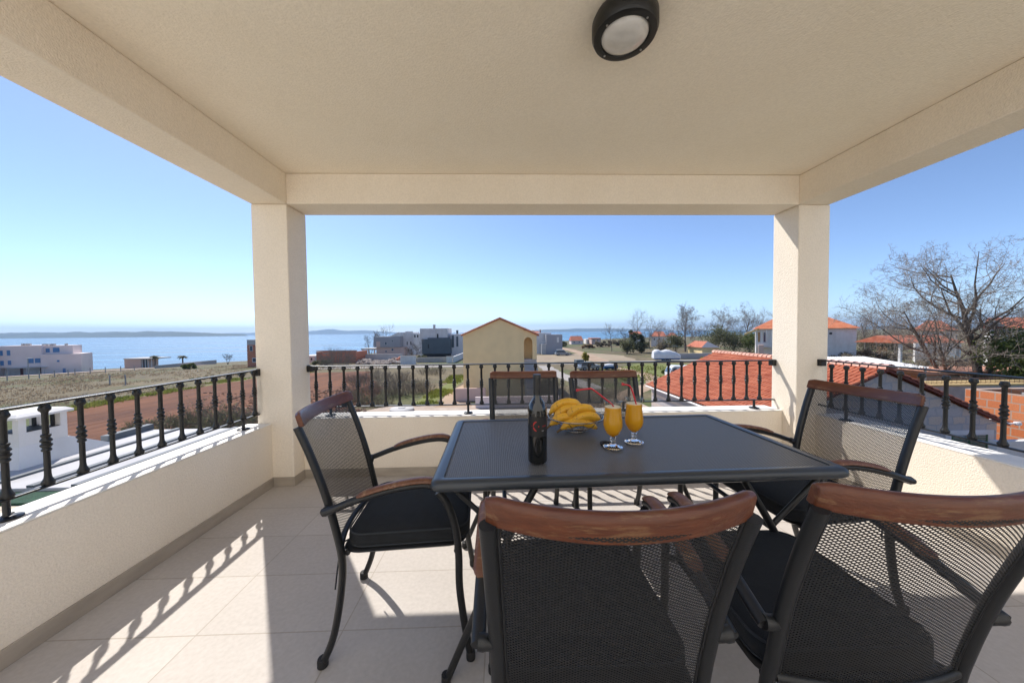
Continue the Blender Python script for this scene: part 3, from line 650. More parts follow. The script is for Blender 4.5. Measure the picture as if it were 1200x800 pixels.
def banana(lab, c, yaw, tilt, L_=.185, bend=.055, r=.0185, roll=0):
    L_ *= .92; r *= 1.13; c = (OX-.004+(c[0]-OX)*.85, c[1], bz+(c[2]-bz)*.90-.004)
    m_ = MB(); n = 18; lo = []; tip = []
    R3 = Matrix.Rotation(yaw, 4, 'Z') @ Matrix.Rotation(tilt, 4, 'Y') @ Matrix.Rotation(roll, 4, 'X')
    for i in range(n+1):
        k = i/n; x = (k-.5)*L_; z = bend*(1-(2*k-1)**2); 
        rad = r*min(1, (.30+4.2*k) if k < .18 else 1, .36+4.0*(1-k) if k > .84 else 1)
        sl = 1-.0*k; tx = Vector((1, 0, -bend*4*(2*k-1)/L_)).normalized(); nz = Vector((-tx.z, 0, tx.x)); by = Vector((0, 1, 0))
        lo.append([R3 @ (Vector((x, 0, z))+(nz*cos(q)+by*sin(q))*rad*(1+.055*cos(5*q))) for q in [2*pi*j/20 for j in range(20)]])
    m_.rings(lo); o = m_.build('banana', M['banana'], loc=c, smooth=75)
    tag(o, lab, 'banana', 'bananas in the wire bowl')
    m_ = MB(); e = lo[0]; c_ = sum((Vector(p) for p in e), Vector())/20; d = (c_-sum((Vector(p) for p in lo[2]), Vector())/20).normalized()
    m_.tube([c_-d*.002, c_+d*.012, c_+d*.026], [.0068, .0052, .0058], 8); e = lo[-1]; c2 = sum((Vector(p) for p in e), Vector())/20
    d2 = (c2-sum((Vector(p) for p in lo[-3]), Vector())/20).normalized(); m_.tube([c2-d2*.001, c2+d2*.004], [.0066, .004], 8)
    m_.build('stem', M['bantip'], o, smooth=60)
banana('lowest banana curving along the front wires of the bowl', (OX+.010, OY-.058, bz+.032), .12, .02, .20, .034, .0190)
banana('banana deep in the bowl under the pile, against the back wires', (OX+.0, OY+.055, bz+.034), -.1, 0, .19, .03, .0190)
banana('banana lying low on the bottle side of the bowl', (OX-.060, OY-.030, bz+.056), .05, -.10, .175, .030, .0185)
banana('banana across the front of the pile, just above the bowl rim', (OX+.052, OY-.052, bz+.064), .06, -.13, .165, .032, .0190)
banana('middle banana of the pile, wedged below the topmost one', (OX-.030, OY+.010, bz+.082), .0, -.22, .175, .040, .0185)
banana('second highest banana, leaning over the front of the pile', (OX+.030, OY-.030, bz+.098), .1, -.20, .165, .036, .0190)
banana('topmost banana of the pile, arched with its stem towards the bottle', (OX-.045, OY+.035, bz+.112), .0, -.20, .185, .040, .0190)

# ------------------------------------------------------------------ neighbours close by
M['white'] = mat('white render', (.80, .78, .76), .85, var=.05, scale=2, bump=.3, bscale=40)
M['whitegrey'] = mat('pale grey render', (.78, .74, .73), .85, var=.06, scale=.5)
M['roofcoat'] = mat('pale grey roof coating', (.46, .46, .48), .7, var=.06, scale=1.5, bump=.2, bscale=20)
for q_ in ('white', 'whitegrey', 'roofcoat'): stain(M[q_], .16, .7)
M['darkgrey'] = mat('dark grey flashing', (.10, .12, .14), .6, var=.1, scale=3)
M['turf'] = mat('dark green roof felt', (.012, .055, .028), .9, var=.3, scale=20, bump=1, bscale=80)
M['flag'] = brickmat('beige flagstones', (.55, .44, .33), (.62, .52, .40), (.36, .30, .24), .42, .30, .012, plane='xy', var=.03)
M['dark'] = mat('dark opening', (.02, .02, .022), .6)
M['glasspane'] = mat('window glass', (.05, .09, .14), .08, spec=.8)
M['bluepane'] = mat('blue window glass', (.06, .20, .42), .12, spec=.8)
M['clay'] = mat('terracotta tiles', (.36, .085, .036), .72, col2=(.52, .165, .080), scale=1.6, det=9, bump=.5, bscale=18)
M['claycap'] = mat('sun-bleached ridge tiles', (.58, .26, .18), .75, col2=(.72, .44, .34), scale=3, det=7, bump=.4, bscale=20)

t = thing('lower_roof', 'flat white roof with dark ribs below the railing, beyond the white parapet cap', 'roof', (-4.3, 5.1, -.5))
m_ = MB(); m_.box(-2.3, 2.16, -1.14, 1.25, -.25, 0); m_.build('roof_slab', M['roofcoat'], t, bevel=.01)
for x in (-1.75, -1.2, -.70, -.12, .45, 1.0, 1.55):
    m_ = MB(); m_.box(x-.042, x+.042, -1.13, 1.24, .001, .028); m_.build('roof_rib', M['darkgrey'], t, bevel=.004)
m_ = MB(); m_.box(-2.36, -2.24, .55, 1.27, -.02, .10); m_.build('edge_curb', M['darkgrey'], t)
m_ = MB(); m_.box(-2.3, 2.16, -1.42, -1.145, -.12, -.035); m_.build('green_felt_strip', M['turf'], t)
m_ = MB(); m_.box(-2.3, 2.16, -2.9, -1.425, -.16, -.06); m_.build('stone_ledge', M['flag'], t)
m_ = MB(); m_.box(-2.2, 2.10, -2.8, 1.15, -5.7, -.27); m_.build('house_body', M['stucco'], t)
# chimney with openings on its sides
t = thing('flue_chimney', 'squat white plastered chimney with dark openings under a flat cap', 'chimney', (-6.70, 4.85, -.5))
m_ = MB(); a, b, ht = .22, .25, .70
for x in (-a, a-.075):
    for y in (-b, b-.075): m_.box(x, x+.075, y, y+.075, .4502, .64)
m_.box(-a, a, -b, b, .0, .45)
fl = MB()
for x in (-a+.0755, a-.1055):
    for y in (-b+.0755, b-.1055): fl.box(x, x+.03, y, y+.03, .4505, .6395)
fl.box(-a+.02, a-.02, -b+.02, b-.02, .4502, .458); fl.build('dark_lining', M['dark'], t)  # near-black corner pieces and base plate inside the openings
m_.build('stack', M['white'], t)
m_ = MB(); m_.rings([rrect(2*(a+.02), 2*(b+.02), .01, .6405), rrect(2*(a+.05), 2*(b+.05), .01, .645), rrect(2*(a+.05), 2*(b+.05), .01, .675), rrect(2*a, 2*b, .01, .712), rrect(.1, .1, .01, .722)]); m_.build('cap', M['white'], t, smooth=30)
m_ = MB(); m_.rings([[Vector(p) for p in ((-a-.02, -b-.02, .27), (a+.004, -b-.004, .27), (a+.004, b+.02, .27), (-a-.02, b+.02, .27))], [Vector(p) for p in ((-a-.1, -b-.1, -.02), (a+.12, -b-.1, -.02), (a+.12, b+.52, -.02), (-a-.1, b+.5, -.02))]]); m_.build('sloped_skirt', M['white'], t)
m_ = MB(); m_.box(-a-.25, a+.12, -b-.25, b+.55, -.22, -.021); m_.build('lead_base', M['darkgrey'], t)
m_ = MB(); m_.box(-a-.2, a+.05, -b-.2, b+.45, -5.9, -.221); m_.build('shaft', M['stucco'], t)

# stone house with the red tiled roof
HX0, HXR, HX1, HY0, HY1, ZE, ZR = 12.35, 18.45, 24.6, 15.5, 28.1, -3.45, -.72
t = thing('stone_house', 'grey stone gable house with red barrel tiled roof just below the terrace', 'house', (HXR, HY0, -6.2))
M['stone'] = brickmat('squared grey stones', (.45, .425, .43), (.60, .47, .37), (.38, .37, .39), .64, .42, .035, plane='xz', var=.5, bump=.6, off=.37, bias=-.3)
rx = lambda x: x-HXR; rz = lambda z: z+6.2
m_ = MB(); o_ = .35; m_.prism([(rx(HX0+o_), 0), (rx(HX1-o_), 0), (rx(HX1-o_), rz(ZE)-.02), (0, rz(ZR)-.18), (rx(HX0+o_), rz(ZE)-.02)], .0, HY1-HY0-.2, 'y'); m_.build('stone_wall', M['stone'], t)
def barrel_roof(name, side, parent):
    m_ = MB(); per = .25; ny = int((HY1-HY0+.3)/per)*8; run = 6.15; crs = 17; vs = []; rows = []
    sl = (ZR-ZE)/6.1
    for c in range(crs):
        for e in (0, 1): rows.append((c+e, e))
    for (c, e) in rows:
        d = run*c/crs; lift = .05 if e == 1 else 0.0
        for j in range(ny+1):
            y = -.25+(HY1-HY0+.3)*j/ny; ph = (j % 8)/8; jit = .006*noise.noise(Vector((c*.9, y*4, 2)))
            vs.append((side*d, y, rz(ZR)-d*sl+.105*sqrt(max(0, 1-(2*ph-1)**2))+lift+jit))
    n = ny+1; m_.add(vs, [(i*n+j, i*n+j+1, (i+1)*n+j+1, (i+1)*n+j)[::side] for i in range(len(rows)-1) for j in range(ny)])
    return m_.build(name, M['clay'], parent)
barrel_roof('tiled_slope', -1, t); barrel_roof('tiled_slope', 1, t)
m_ = MB(); y = -.3
while y < HY1-HY0+.1:
    P = []; 
    for k in range(9): a = pi*k/8; P.append(a)
    m_.rings([[Vector((r_*cos(a), yy, rz(ZR)+.02+r_*.85*sin(a))) for a in P] for yy, r_ in ((y, .27), (y+.42, .22))], cap=False); y += .40
m_.build('ridge_tiles', M['claycap'], t, smooth=60)
for x, z in ((rx(HX0)-.05, rz(ZE)-.06), (rx(HX1)+.05, rz(ZE)-.02)):
    m_ = MB(); m_.tube([(x, -.2, z), (x, HY1-HY0, z)], .07, 8); m_.build('gutter', M['whitegrey'], t)
m_ = MB(); m_.prism([(rx(HX0), rz(ZE)-.10), (0, rz(ZR)-.10), (rx(HX1), rz(ZE)-.10), (rx(HX1), rz(ZE)-.02), (0, rz(ZR)-.01), (rx(HX0), rz(ZE)-.02)], -.22, -.02, 'y'); m_.build('verge_tiles', mat('dark red verge', (.16, .035, .025), .7), t)
M['shutter'] = mat('green louvred shutter', (.012, .10, .045), .5)
wx0, wx1 = rx(W(1114, 515, HY0).x), rx(W(1157, 515, HY0).x); wz1 = rz(W(1135, 509, HY0).z)
m_ = MB()
for q in ((wx0-.28, wx1+.28, wz1, wz1+.22), (wx0-.28, wx0, wz1-1.4, wz1), (wx1, wx1+.28, wz1-1.4, wz1), (wx0-.28, wx1+.28, wz1-1.6, wz1-1.4)): m_.box(q[0], q[1], -.03, .05, q[2], q[3])
fr = m_.build('window', M['whitegrey'], t)
m_ = MB(); m_.box(wx0+.002, wx1-.002, .012, .048, wz1-1.398, wz1-.002)
for k in range(16): m_.box(wx0+.08, wx1-.08, -.015, .011, wz1-.12-k*.083, wz1-.075-k*.083)
for x in (wx0+.002, (wx0+wx1)/2-.03, wx1-.072): m_.box(x, x+.07, -.026, .011, wz1-1.398, wz1-.002)
m_.build('shutter', M['shutter'], fr)
m_ = MB(); m_.lathe([(.0, 0), (.10, .01), (.13, .08), (.11, .16), (0, .18)], 14, (rx(HX1)+.15, -.35, rz(ZE)-.05)); m_.box(rx(HX1)-.3, rx(HX1)+.06, -.36, -.30, rz(ZE)+.02, rz(ZE)+.07); m_.build('floodlight', M['whitegrey'], t)

# orange block building going up on the right, with its reinforcement
M['block'] = brickmat('orange hollow blocks', (.56, .165, .055), (.66, .23, .09), (.46, .33, .25), .62, .46, .03, plane='xz', bump=.5)
M['blocky'] = brickmat('orange hollow blocks side', (.56, .165, .055), (.66, .23, .09), (.46, .33, .25), .62, .46, .03, plane='yz', bump=.5)
M['concrete'] = mat('grey concrete', (.40, .38, .36), .9, var=.12, scale=1.5, bump=.6, bscale=20)
BYY = 19.4; p = W(1131, 455, BYY)
t = thing('unfinished_house', 'unfinished house of bare orange hollow blocks beyond the stone gable', 'house', (p.x, BYY, -6.2))
zt = p.z+6.2; m_ = MB(); m_.box(0, .3, -13, 0, 0, zt-.001); m_.build('block_wall', M['blocky'], t)
m_ = MB(); m_.box(.301, 9, -.3, 0, 0, zt-.001); m_.build('end_wall', M['block'], t)
m_ = MB(); m_.box(.02, .34, -13, -2.2, zt, zt+.16); m_.build('ring_beam', M['concrete'], t)
rebar = mat('rusty rebar', (.10, .045, .03), .8)
m_ = MB()
for k in range(3): m_.tube([(.10+.06*k, -13, zt+.24+.02*k), (.10+.06*k, -1.4, zt+.23+.02*k)], .012, 5)
m_.build('long_bars', rebar, t)
t = thing('formwork_deck', 'yellow shuttering boards carrying rows of rusty rebar cages beyond the stone gable', 'formwork', (W(1040, 448, 26).x, 26, W(1040, 452, 26).z))
L2 = W(1250, 448, 26).x-W(1040, 448, 26).x
m_ = MB()
for k in range(4): m_.box(0, L2, .0+k*.55, .50+k*.55, -.12, 0)
m_.build('board', mat('yellow shuttering board', (.50, .36, .16), .8, var=.2, scale=3, stretch=(.3, 3, 3)), t)
m_ = MB()
for k in range(4):
    y = .2+.5*(k % 2); z = .12+.30*(k//2); m_.tube([(0, y, z), (L2, y, z)], .012, 5)
m_.build('long_bars', rebar, t)
for k in range(int(L2/.42)):
    m_ = MB(); x = .2+k*.42; m_.tube([(x, .18, .1), (x, .72, .1), (x, .72, .44), (x, .18, .44), (x, .18, .1)], .010, 4); m_.build('stirrup', rebar, t)
m_ = MB(); m_.box(.2, L2, .05, 2.1, -3.6, -.125); m_.build('wall_below', M['concrete'], t)
p = W(1085, 436, 33)
t = thing('clay_slab', 'salmon coloured flat slab of fresh clay blocks behind the rebar cages', 'slab', (p.x, 33, p.z))
m_ = MB(); m_.box(0, 16, 0, 5, -.3, 0); m_.build('deck', mat('salmon clay deck', (.56, .26, .16), .9, col2=(.64, .34, .22), scale=1.2), t)
m_ = MB(); m_.box(.3, 15.6, .3, 4.7, -4.2, -.302); m_.build('supporting_wall', M['blocky'], t)
p = W(1168, 522, 14.2)
m_ = MB(); m_.box(0, 6, 0, .25, -3, 0); o = m_.build('garden_wall', M['white'], loc=(p.x, 14.2, W(1180, 517, 14.2).z)); tag(o, 'white garden wall at the foot of the orange block house', 'wall')

# white corrugated lean-to roof and a pergola behind the stone house
p = W(985, 432, 33); q = W(1090, 431, 33)
t = thing('corrugated_canopy', 'weathered white corrugated roof lying just past the red ridge tiles', 'canopy', (p.x, 33, p.z))
L2 = q.x-p.x; m_ = MB(); n = 120; vs = []
for j in range(3):
    for i in range(n+1): vs.append((L2*i/n, 3.2*j, .06*sin(i*1.6)+.55*j*.6+.05*noise.noise(Vector((i*.15, j, 3)))))
m_.add(vs, [(j*(n+1)+i, j*(n+1)+i+1, (j+1)*(n+1)+i+1, (j+1)*(n+1)+i) for j in range(2) for i in range(n)])
m_.build('corrugated_sheet', mat('weathered white sheet', (.62, .62, .60), .7, col2=(.74, .74, .73), scale=1.2, det=7), t)
for x in (.3, L2*.5, L2-.3):
    m_ = MB(); m_.box(x-.07, x+.07, .1, .24, -3.9, -.05); m_.build('post', M['whitegrey'], t)
p = W(1056, 402, 47); q = W(1128, 402, 47)
t = thing('garden_pavilion', 'red tiled pavilion roof on white posts standing under the bare trees', 'pavilion', (p.x, 47, -6.2))
M['farclay'] = ridgemat('far clay tiles', (.40, .095, .045), (.54, .18, .10), 2.6, 'X')
M['farclayy'] = ridgemat('far clay tiles across', (.40, .095, .045), (.54, .18, .10), 2.6, 'Y')
z = p.z+6.2; L2 = q.x-p.x
m_ = MB(); m_.prism([(-.3, z), (6.3, z), (3, z+1.1)], -.3, L2+.3, 'x'); m_.build('tiled_roof', M['farclay'], t)
for x in (.2, L2*.5, L2-.2):
    m_ = MB(); m_.box(x-.15, x+.15, .1, .4, 0, z-.01); m_.build('post', M['white'], t)

# ------------------------------------------------------------------ houses and walls farther off
M['pink'] = mat('pale pink render', (.80, .68, .64), .85, var=.05, scale=.3)
M['pinkdeep'] = mat('pink render', (.68, .49, .42), .85, var=.05, scale=.3)
M['yellow'] = mat('warm yellow render', (.88, .68, .36), .9, var=.06, scale=.7, bump=.4, bscale=30)
M['bluegrey'] = mat('blue grey render', (.37, .365, .39), .85, var=.05, scale=.4)
M['slate'] = mat('slate grey cladding', (.095, .12, .135), .7, var=.1, scale=.5)
M['redbrick'] = brickmat('red block wall', (.55, .15, .07), (.64, .22, .11), (.46, .34, .27), .6, .4, .03, bump=.3)
M['conc2'] = mat('pale concrete', (.52, .50, .48), .9, var=.1, scale=.6)
def place(u, Y, name, label, cat, rotz=0, group=None):
    p = ground_at(u, Y); return thing(name, label, cat, p, rotz, group)
def LP(t, u, v, off):
    """local point of thing t on its vertical plane local y = off, seen along photo pixel u, v"""
    a = t.rotation_euler.z; d = fw + rt*((u-600)/FPX) - up*((v-400)/FPX); e = Vector((0, 0, EYE))-t.location
    ny = Vector((-sin(a), cos(a), 0)); k = (off-e.dot(ny))/d.dot(ny); p = e+d*k
    return Vector((p.x*cos(a)+p.y*sin(a), off, p.z))
def fb(t, name, m, u0, u1, v0, v1, Y, dep, parent=None):
    """a box whose front stands at distance Y and covers these photo pixels; v1 None = down into the ground"""
    c = (v0+(v1 if v1 is not None else v0))/2; o = Y-t.location.y
    a, b = LP(t, u0, c, o), LP(t, u1, c, o); um = (u0+u1)/2
    zt = LP(t, um, v0, o).z; zb = LP(t, um, v1, o).z if v1 is not None else -.6
    m_ = MB(); m_.box(a.x, b.x, o, o+dep, zb, zt); return m_.build(name, m, parent or t)
def win(t, u0, u1, v0, v1, Y, m=None, fm=None, name='window'):
    k = .10*(u1-u0); o = fb(t, name, fm or M['white'], u0, u1, v0, v1, Y-.03, .09)
    pn = fb(t, 'pane', m or M['glasspane'], u0+k, u1-k, v0+k, v1-k, Y-.045, .03, o); return o
def gable(t, m, u0, u1, vE, vR, Y, dep, over=.3, name='tiled_roof', uR=None):
    """ridge running away from us"""
    o = Y-t.location.y; a, b = LP(t, u0, vE, o), LP(t, u1, vE, o); r = LP(t, (u0+u1)/2 if uR is None else uR, vR, o)
    m_ = MB(); th = .16; m_.prism([(a.x, a.z), (r.x, r.z), (b.x, b.z), (b.x, b.z-th), (r.x, r.z-th), (a.x, a.z-th)], o-over, o+dep+over, 'y'); return m_.build(name, m, t)
def ridge(t, m, u0, u1, vE, vR, Y, dep, hip=0.0, name='tiled_roof', over=.4):
    """ridge running across the view; hip = how far the ends lean in, in metres"""
    o = Y-t.location.y; a, b = LP(t, u0, vE, o), LP(t, u1, vE, o); zr = LP(t, (u0+u1)/2, vR, o+dep/2).z; z = (a.z+b.z)/2
    x0, x1, y0, y1 = a.x, b.x, o-over, o+dep+over; h = hip
    m_ = MB(); ym = (y0+y1)/2; vs = [(x0, y0, z), (x1, y0, z), (x1, y1, z), (x0, y1, z), (x0+h, ym, zr), (x1-h, ym, zr)]
    m_.add(vs, [(0, 1, 5, 4), (2, 3, 4, 5), (1, 2, 5), (3, 0, 4), (0, 3, 2, 1)]); return m_.build(name, m, t)

# yellow house in the middle
YH = 38.5
t = place(586, YH, 'yellow_house', 'yellow gabled house with outside stairs up to an arched porch, in the middle distance', 'house')
L_ = Vector(t.location); zz = lambda u, v, Y=YH: W(u, v, Y).z-L_.z; xx = lambda u, Y=YH: W(u, 400, Y).x-L_.x
m_ = MB(); m_.prism([(xx(542.5), -.5), (xx(614), -.5), (xx(614), zz(614, 386)), (xx(586), zz(586, 374)), (xx(542.5), zz(542.5, 392.5))], 0, 9, 'y'); m_.build('wall', M['yellow'], t)
gable(t, M['farclayy'], 540.5, 631.5, 392, 372, YH, 9, .25, uR=586)
m_ = MB(); y = -.25
m_.tube([(xx(540.5), -.28, zz(540.5, 392)-.05), (xx(586), -.28, zz(586, 372)-.02), (xx(631.5), -.28, zz(631.5, 391.3)-.05)], .07, 8); m_.build('verge_tiles', M['claycap'], t)
m_ = MB(); xa, xb = xx(614), xx(629); zt = zz(622, 391); z0 = zz(622, 421)
arc = [(xa+.001, zt+.45), (xa+.001, z0+2.0)]
wdt = xx(624)-xa
for k in range(9): a = pi-pi*k/8; arc.append((xa+wdt/2+wdt/2*cos(a)*.999, z0+1.95+.62*sin(a)))
arc += [(xx(624), z0), (xb, z0), (xb, zt)]
m_.prism(arc, .05, .35, 'y'); m_.build('porch_arch', M['yellow'], t)
m_ = MB(); m_.box(xa+.001, xb, .36, 8.5, z0-.25, z0); m_.build('porch_floor', M['conc2'], t)
m_ = MB(); m_.box(xb-.2, xb, .36, 8.5, z0+.001, zt-.1); m_.build('porch_side_wall', M['yellow'], t)
m_ = MB()
for k in range(14): m_.box(xa+.002, xb-.001, .35-.28*(k+1), .35-.28*k, -.3, z0-.26-.19*(k+1)+.17)
m_.build('staircase', M['concrete'], t)
m_ = MB(); m_.box(xa+.002, xb-.201, 1.5, 1.7, z0+.001, zt+.4); m_.build('porch_back_wall', M['yellow'], t)
m_ = MB(); m_.box(xa+.002, xb-.201, .36, 1.499, zt+.28, zt+.34); m_.build('porch_ceiling', M['yellow'], t)
o = place(551, 36, 'garden_wall', 'pinkish low wall before the yellow house, beside the dirt track', 'wall'); fb(o, 'wall_face', M['pinkdeep'], 533, 569, 455, None, 36, .25)
o = place(600, 32.5, 'garden_wall', 'long pale stepped wall below the yellow house stairs, seen through the far chair mesh', 'wall'); fb(o, 'wall_face', M['pink'], 557, 655, 464.5, None, 32.5, .25)
m_ = MB(); m_.lathe([(1.12, 0), (1.12, .2), (1.05, .26), (.35, .27), (.33, .33), (0, .34)], 40); o = m_.build('well_cover', M['conc2'], loc=(W(471, 480, 32).x, 32, -6.19), smooth=40); tag(o, 'round concrete cover lying in the gravel yard', 'cover')

# modern grey house and its neighbours
Y = 100
t = place(510, Y, 'modern_house', 'modern slate grey and white house with flat roofs left of the yellow house', 'house')
fb(t, 'white_wing', M['whitegrey'], 492, 524, 384.8, None, Y+.6, 9)
fb(t, 'slate_wing', M['slate'], 494.5, 528, 397.3, 414.5, Y, 9); fb(t, 'plinth', M['dark'], 496, 527, 414.6, None, Y+.4, 8)
fb(t, 'right_wing', M['whitegrey'], 528.1, 541.5, 391.3, None, Y+2, 9)
fb(t, 'chimney', M['whitegrey'], 507.6, 510, 380.3, 397, Y+.3, .6); fb(t, 'chimney', M['slate'], 534.6, 536.8, 386.8, 391.2, Y+3, .7)
for q in ((501.2, 503, 403, 408),): win(t, *q, Y, M['dark'], M['slate'])
win(t, 511.8, 514, 390.8, 397, Y+.6, M['dark']); win(t, 529.3, 532, 393, 407, Y+2, M['slate'], M['slate']); win(t, 534.7, 537, 394, 406, Y+2, M['slate'], M['slate'])
fb(t, 'roof_railing', M['darkgrey'], 501, 527, 395.6, 397.2, Y+.1, .05)
Y = 122
t = place(481, Y, 'white_house', 'white flat roofed house standing behind rubble left of the slate house', 'house')
fb(t, 'wall', M['whitegrey'], 470.5, 484, 389.3, None, Y, 9); fb(t, 'wing', M['white'], 484.1, 492.5, 391, None, Y-1, 9)
for u in (476.5, 480.8): win(t, u, u+1.3, 400, 404.2, Y, M['dark'])
for u in (485.2, 488.5): win(t, u, u+2, 392, 395.5, Y-1, M['dark'])
for u in (475, 478, 481): win(t, u, u+1.6, 408.5, 411.5, Y, M['dark'])
for u0, u1 in ((475, 478.2), (479, 482)): fb(t, 'roof_vent', M['concrete'], u0, u1, 388.2, 389.2, Y+2, 2)
Y = 118
t = place(452, Y, 'grey_house', 'blue grey and pink house with a white sloping solar roof beside the sea', 'house')
fb(t, 'upper_storey', M['bluegrey'], 438, 468.5, 394.3, 406.8, Y, 9); fb(t, 'ground_storey', M['pinkdeep'], 441, 474, 406.9, None, Y+.5, 8)
fb(t, 'pink_bay', M['pinkdeep'], 440.8, 445.5, 400, 406.8, Y-.1, 2)
m_ = MB(); L_ = Vector(t.location); a, b, c_ = W(456, 394, Y), W(469, 394, Y), W(467, 389.3, Y)
m_.prism([(a.x-L_.x, a.z-L_.z), (b.x-L_.x, b.z-L_.z), (b.x-L_.x, c_.z-L_.z), (c_.x-L_.x-.3, c_.z-L_.z)], Y-L_.y+.2, Y-L_.y+8, 'y'); m_.build('sloping_roof', M['white'], t)
for q in ((451, 453.3, 400.5, 404.3), (458.6, 461.2, 404.6, 407), (458.6, 461.2, 408.2, 411), (451.3, 453.4, 410.6, 412.6)): win(t, *q, Y-.02 if q[3] < 407 else Y+.48)
win(t, 458.7, 461, 398.4, 400.4, Y)
o = place(432, 121, 'terrace_canopy', 'low flat canopy on posts beside the blue grey house and the sea', 'canopy'); fb(o, 'roof', M['conc2'], 423, 439.5, 408.2, 410, 121, 6); 
for u in (424.5, 431, 438): fb(o, 'post', M['pink'], u, u+1.2, 410.05, None, 121.5, .4)
def wall(u0, u1, v0, Y, m, label, dep=.3, name='field_wall'):
    o = place((u0+u1)/2, Y, name, label, 'wall'); fb(o, 'wall_face', m, u0, u1, v0, None, Y, dep); k = .4
    fb(o, 'coping', M['conc2'], u0-.4, u1+.4, v0-.5, v0-.05, Y-.04, dep+.08); return o
wall(416, 471, 415.3, 92, M['conc2'], 'long pale concrete wall behind the rubble heaps')
wall(469, 487, 417.2, 80, M['white'], 'short white wall end right of the rubble heaps')
wall(487.5, 524, 419.2, 84, M['concrete'], 'grey concrete wall at the foot of the slate house')
wall(523, 530, 418, 82, M['white'], 'white gate pillar right of the slate house wall')
o = place(536, 82, 'field_wall', 'white wall running away beside the yellow house', 'wall'); m_ = MB(); L_ = Vector(o.location); a, b = W(530.5, 418, 82), W(543, 413.5, 98); m_.prism([(a.x-L_.x, 0), (b.x-L_.x, b.y-L_.y), (b.x-L_.x+.3, b.y-L_.y), (a.x-L_.x+.3, 0)], -.5, 1.5, 'z'); m_.build('wall_face', M['white'], o)
# brick shell of a house on the far edge of the soil
Y = 86
t = place(393, Y, 'brick_ruin', 'roofless orange brick shell behind the bare round bush', 'house')
fb(t, 'brick_wall', M['redbrick'], 370.5, 378, 412.5, None, Y, .4); fb(t, 'brick_wall', M['redbrick'], 378.1, 385, 416.5, None, Y+.01, .4); fb(t, 'brick_wall', M['redbrick'], 385.1, 417.5, 411.2, None, Y, .4); fb(t, 'lintel', M['concrete'], 370.5, 417.5, 410.4, 411.15, Y-.02, .44)
fb(t, 'side_wall', M['redbrick'], 370.5, 372, 412, None, Y+.41, 7); fb(t, 'side_wall', M['redbrick'], 415.8, 417.5, 412, None, Y+.41, 7)
Y = 95
o = place(366, Y, 'white_house', 'small white house by the column, with one dark window above the soil field', 'house'); fb(o, 'wall', M['white'], 352, 369, 416.8, None, Y, 6); win(o, 364, 366, 419, 422, Y, M['dark'])
# tall red and grey house half behind the column
Y = 82
t = place(318, Y, 'brick_house', 'red brick house with grey top storey, cut off by the cream column', 'house')
fb(t, 'grey_storey', M['conc2'], 289.3, 330, 397.8, 403.8, Y, 8); fb(t, 'red_wall', M['redbrick'], 289.3, 330, 403.85, None, Y+.01, 8)
win(t, 292.5, 296, 405, 411.5, Y); win(t, 295.5, 302, 419, 424.5, Y)
# long pink apartments by the sea
A, B = Vector((-163.5, 104)), Vector((-143.5, 117.5)); dr = (B-A).normalized(); ang = atan2(dr.y, dr.x)
z0 = G(-150, 110)-.6
t = thing('apartment_block', 'long pale pink apartment block with blue windows by the sea', 'building', (A.x, A.y, z0), ang)
LN = (B-A).length; up_ = lambda u: (u+22)/132*LN
def ab(name, m, u0, u1, h0, h1, y0, y1, parent=None):
    m_ = MB(); m_.box(up_(u0), up_(u1), y0, y1, h0, h1); return m_.build(name, m, parent or t)
ab('stair_tower', M['pink'], -22, 20, -.6, 9.6, -1.5, 8); ab('upper_floors', M['pink'], 20.1, 64, 3.0, 9.9, .3, 8.6); ab('recessed_ground_floor', M['whitegrey'], 20.1, 64, -.6, 2.99, 2.2, 8)
ab('penthouse', M['pink'], 57, 97, 6.9, 9.7, 1.8, 8.5); ab('end_wing', M['pink'], 64.1, 110, -.6, 6.88, -.4, 8.4)
ab('canopy', M['conc2'], 30, 71, 2.75, 2.95, -1.6, .25); 
for u in (31, 50, 69): ab('post', M['conc2'], u, u+.8, -.6, 2.74, -1.5, -1.3)
for u0, u1, h0, h1, yy in ((3, 6.5, 7.5, 8.4, -1.5), (3.5, 7, 4.6, 5.4, -1.5), (14, 16, 4.1, 5.4, -1.5), (10, 16.2, 1.1, 2.3, -1.5), (20.5, 23.5, 6.9, 8.5, .3), (27.5, 31, 6.9, 8.5, .3), (28, 31.5, 3.9, 5.3, .3), (20.3, 24, 3.8, 5.3, .3), (48.5, 55, 4.2, 5.7, .3), (56.5, 62.5, 4.2, 5.7, .3), (66, 70.5, 7.5, 8.8, 1.8), (74, 81.5, 7.5, 9.0, 1.8), (82, 84.8, 4.3, 4.9, -.4)):
    w_ = ab('window', M['whitegrey'], u0-.3, u1+.3, h0-.06, h1+.06, yy-.05, yy+.03); ab('pane', M['bluepane'], u0, u1, h0, h1, yy-.08, yy-.02, w_)
ab('door', M['bluepane'], 88, 91.2, -.2, 2.1, -.46, -.38)
for u in (36.5, 58): ab('door', mat('maroon door', (.13, .03, .03), .6), u, u+3, -.2, 2.6, 2.1, 2.25)
for u in (36, 39.5, 43, 58.5, 62, 67, 70.5, 84.5): ab('roof_unit', M['concrete'], u, u+2.4, 9.9 if u < 57 else 9.7, 10.5 if u < 57 else 10.3, 3.5, 4.6)
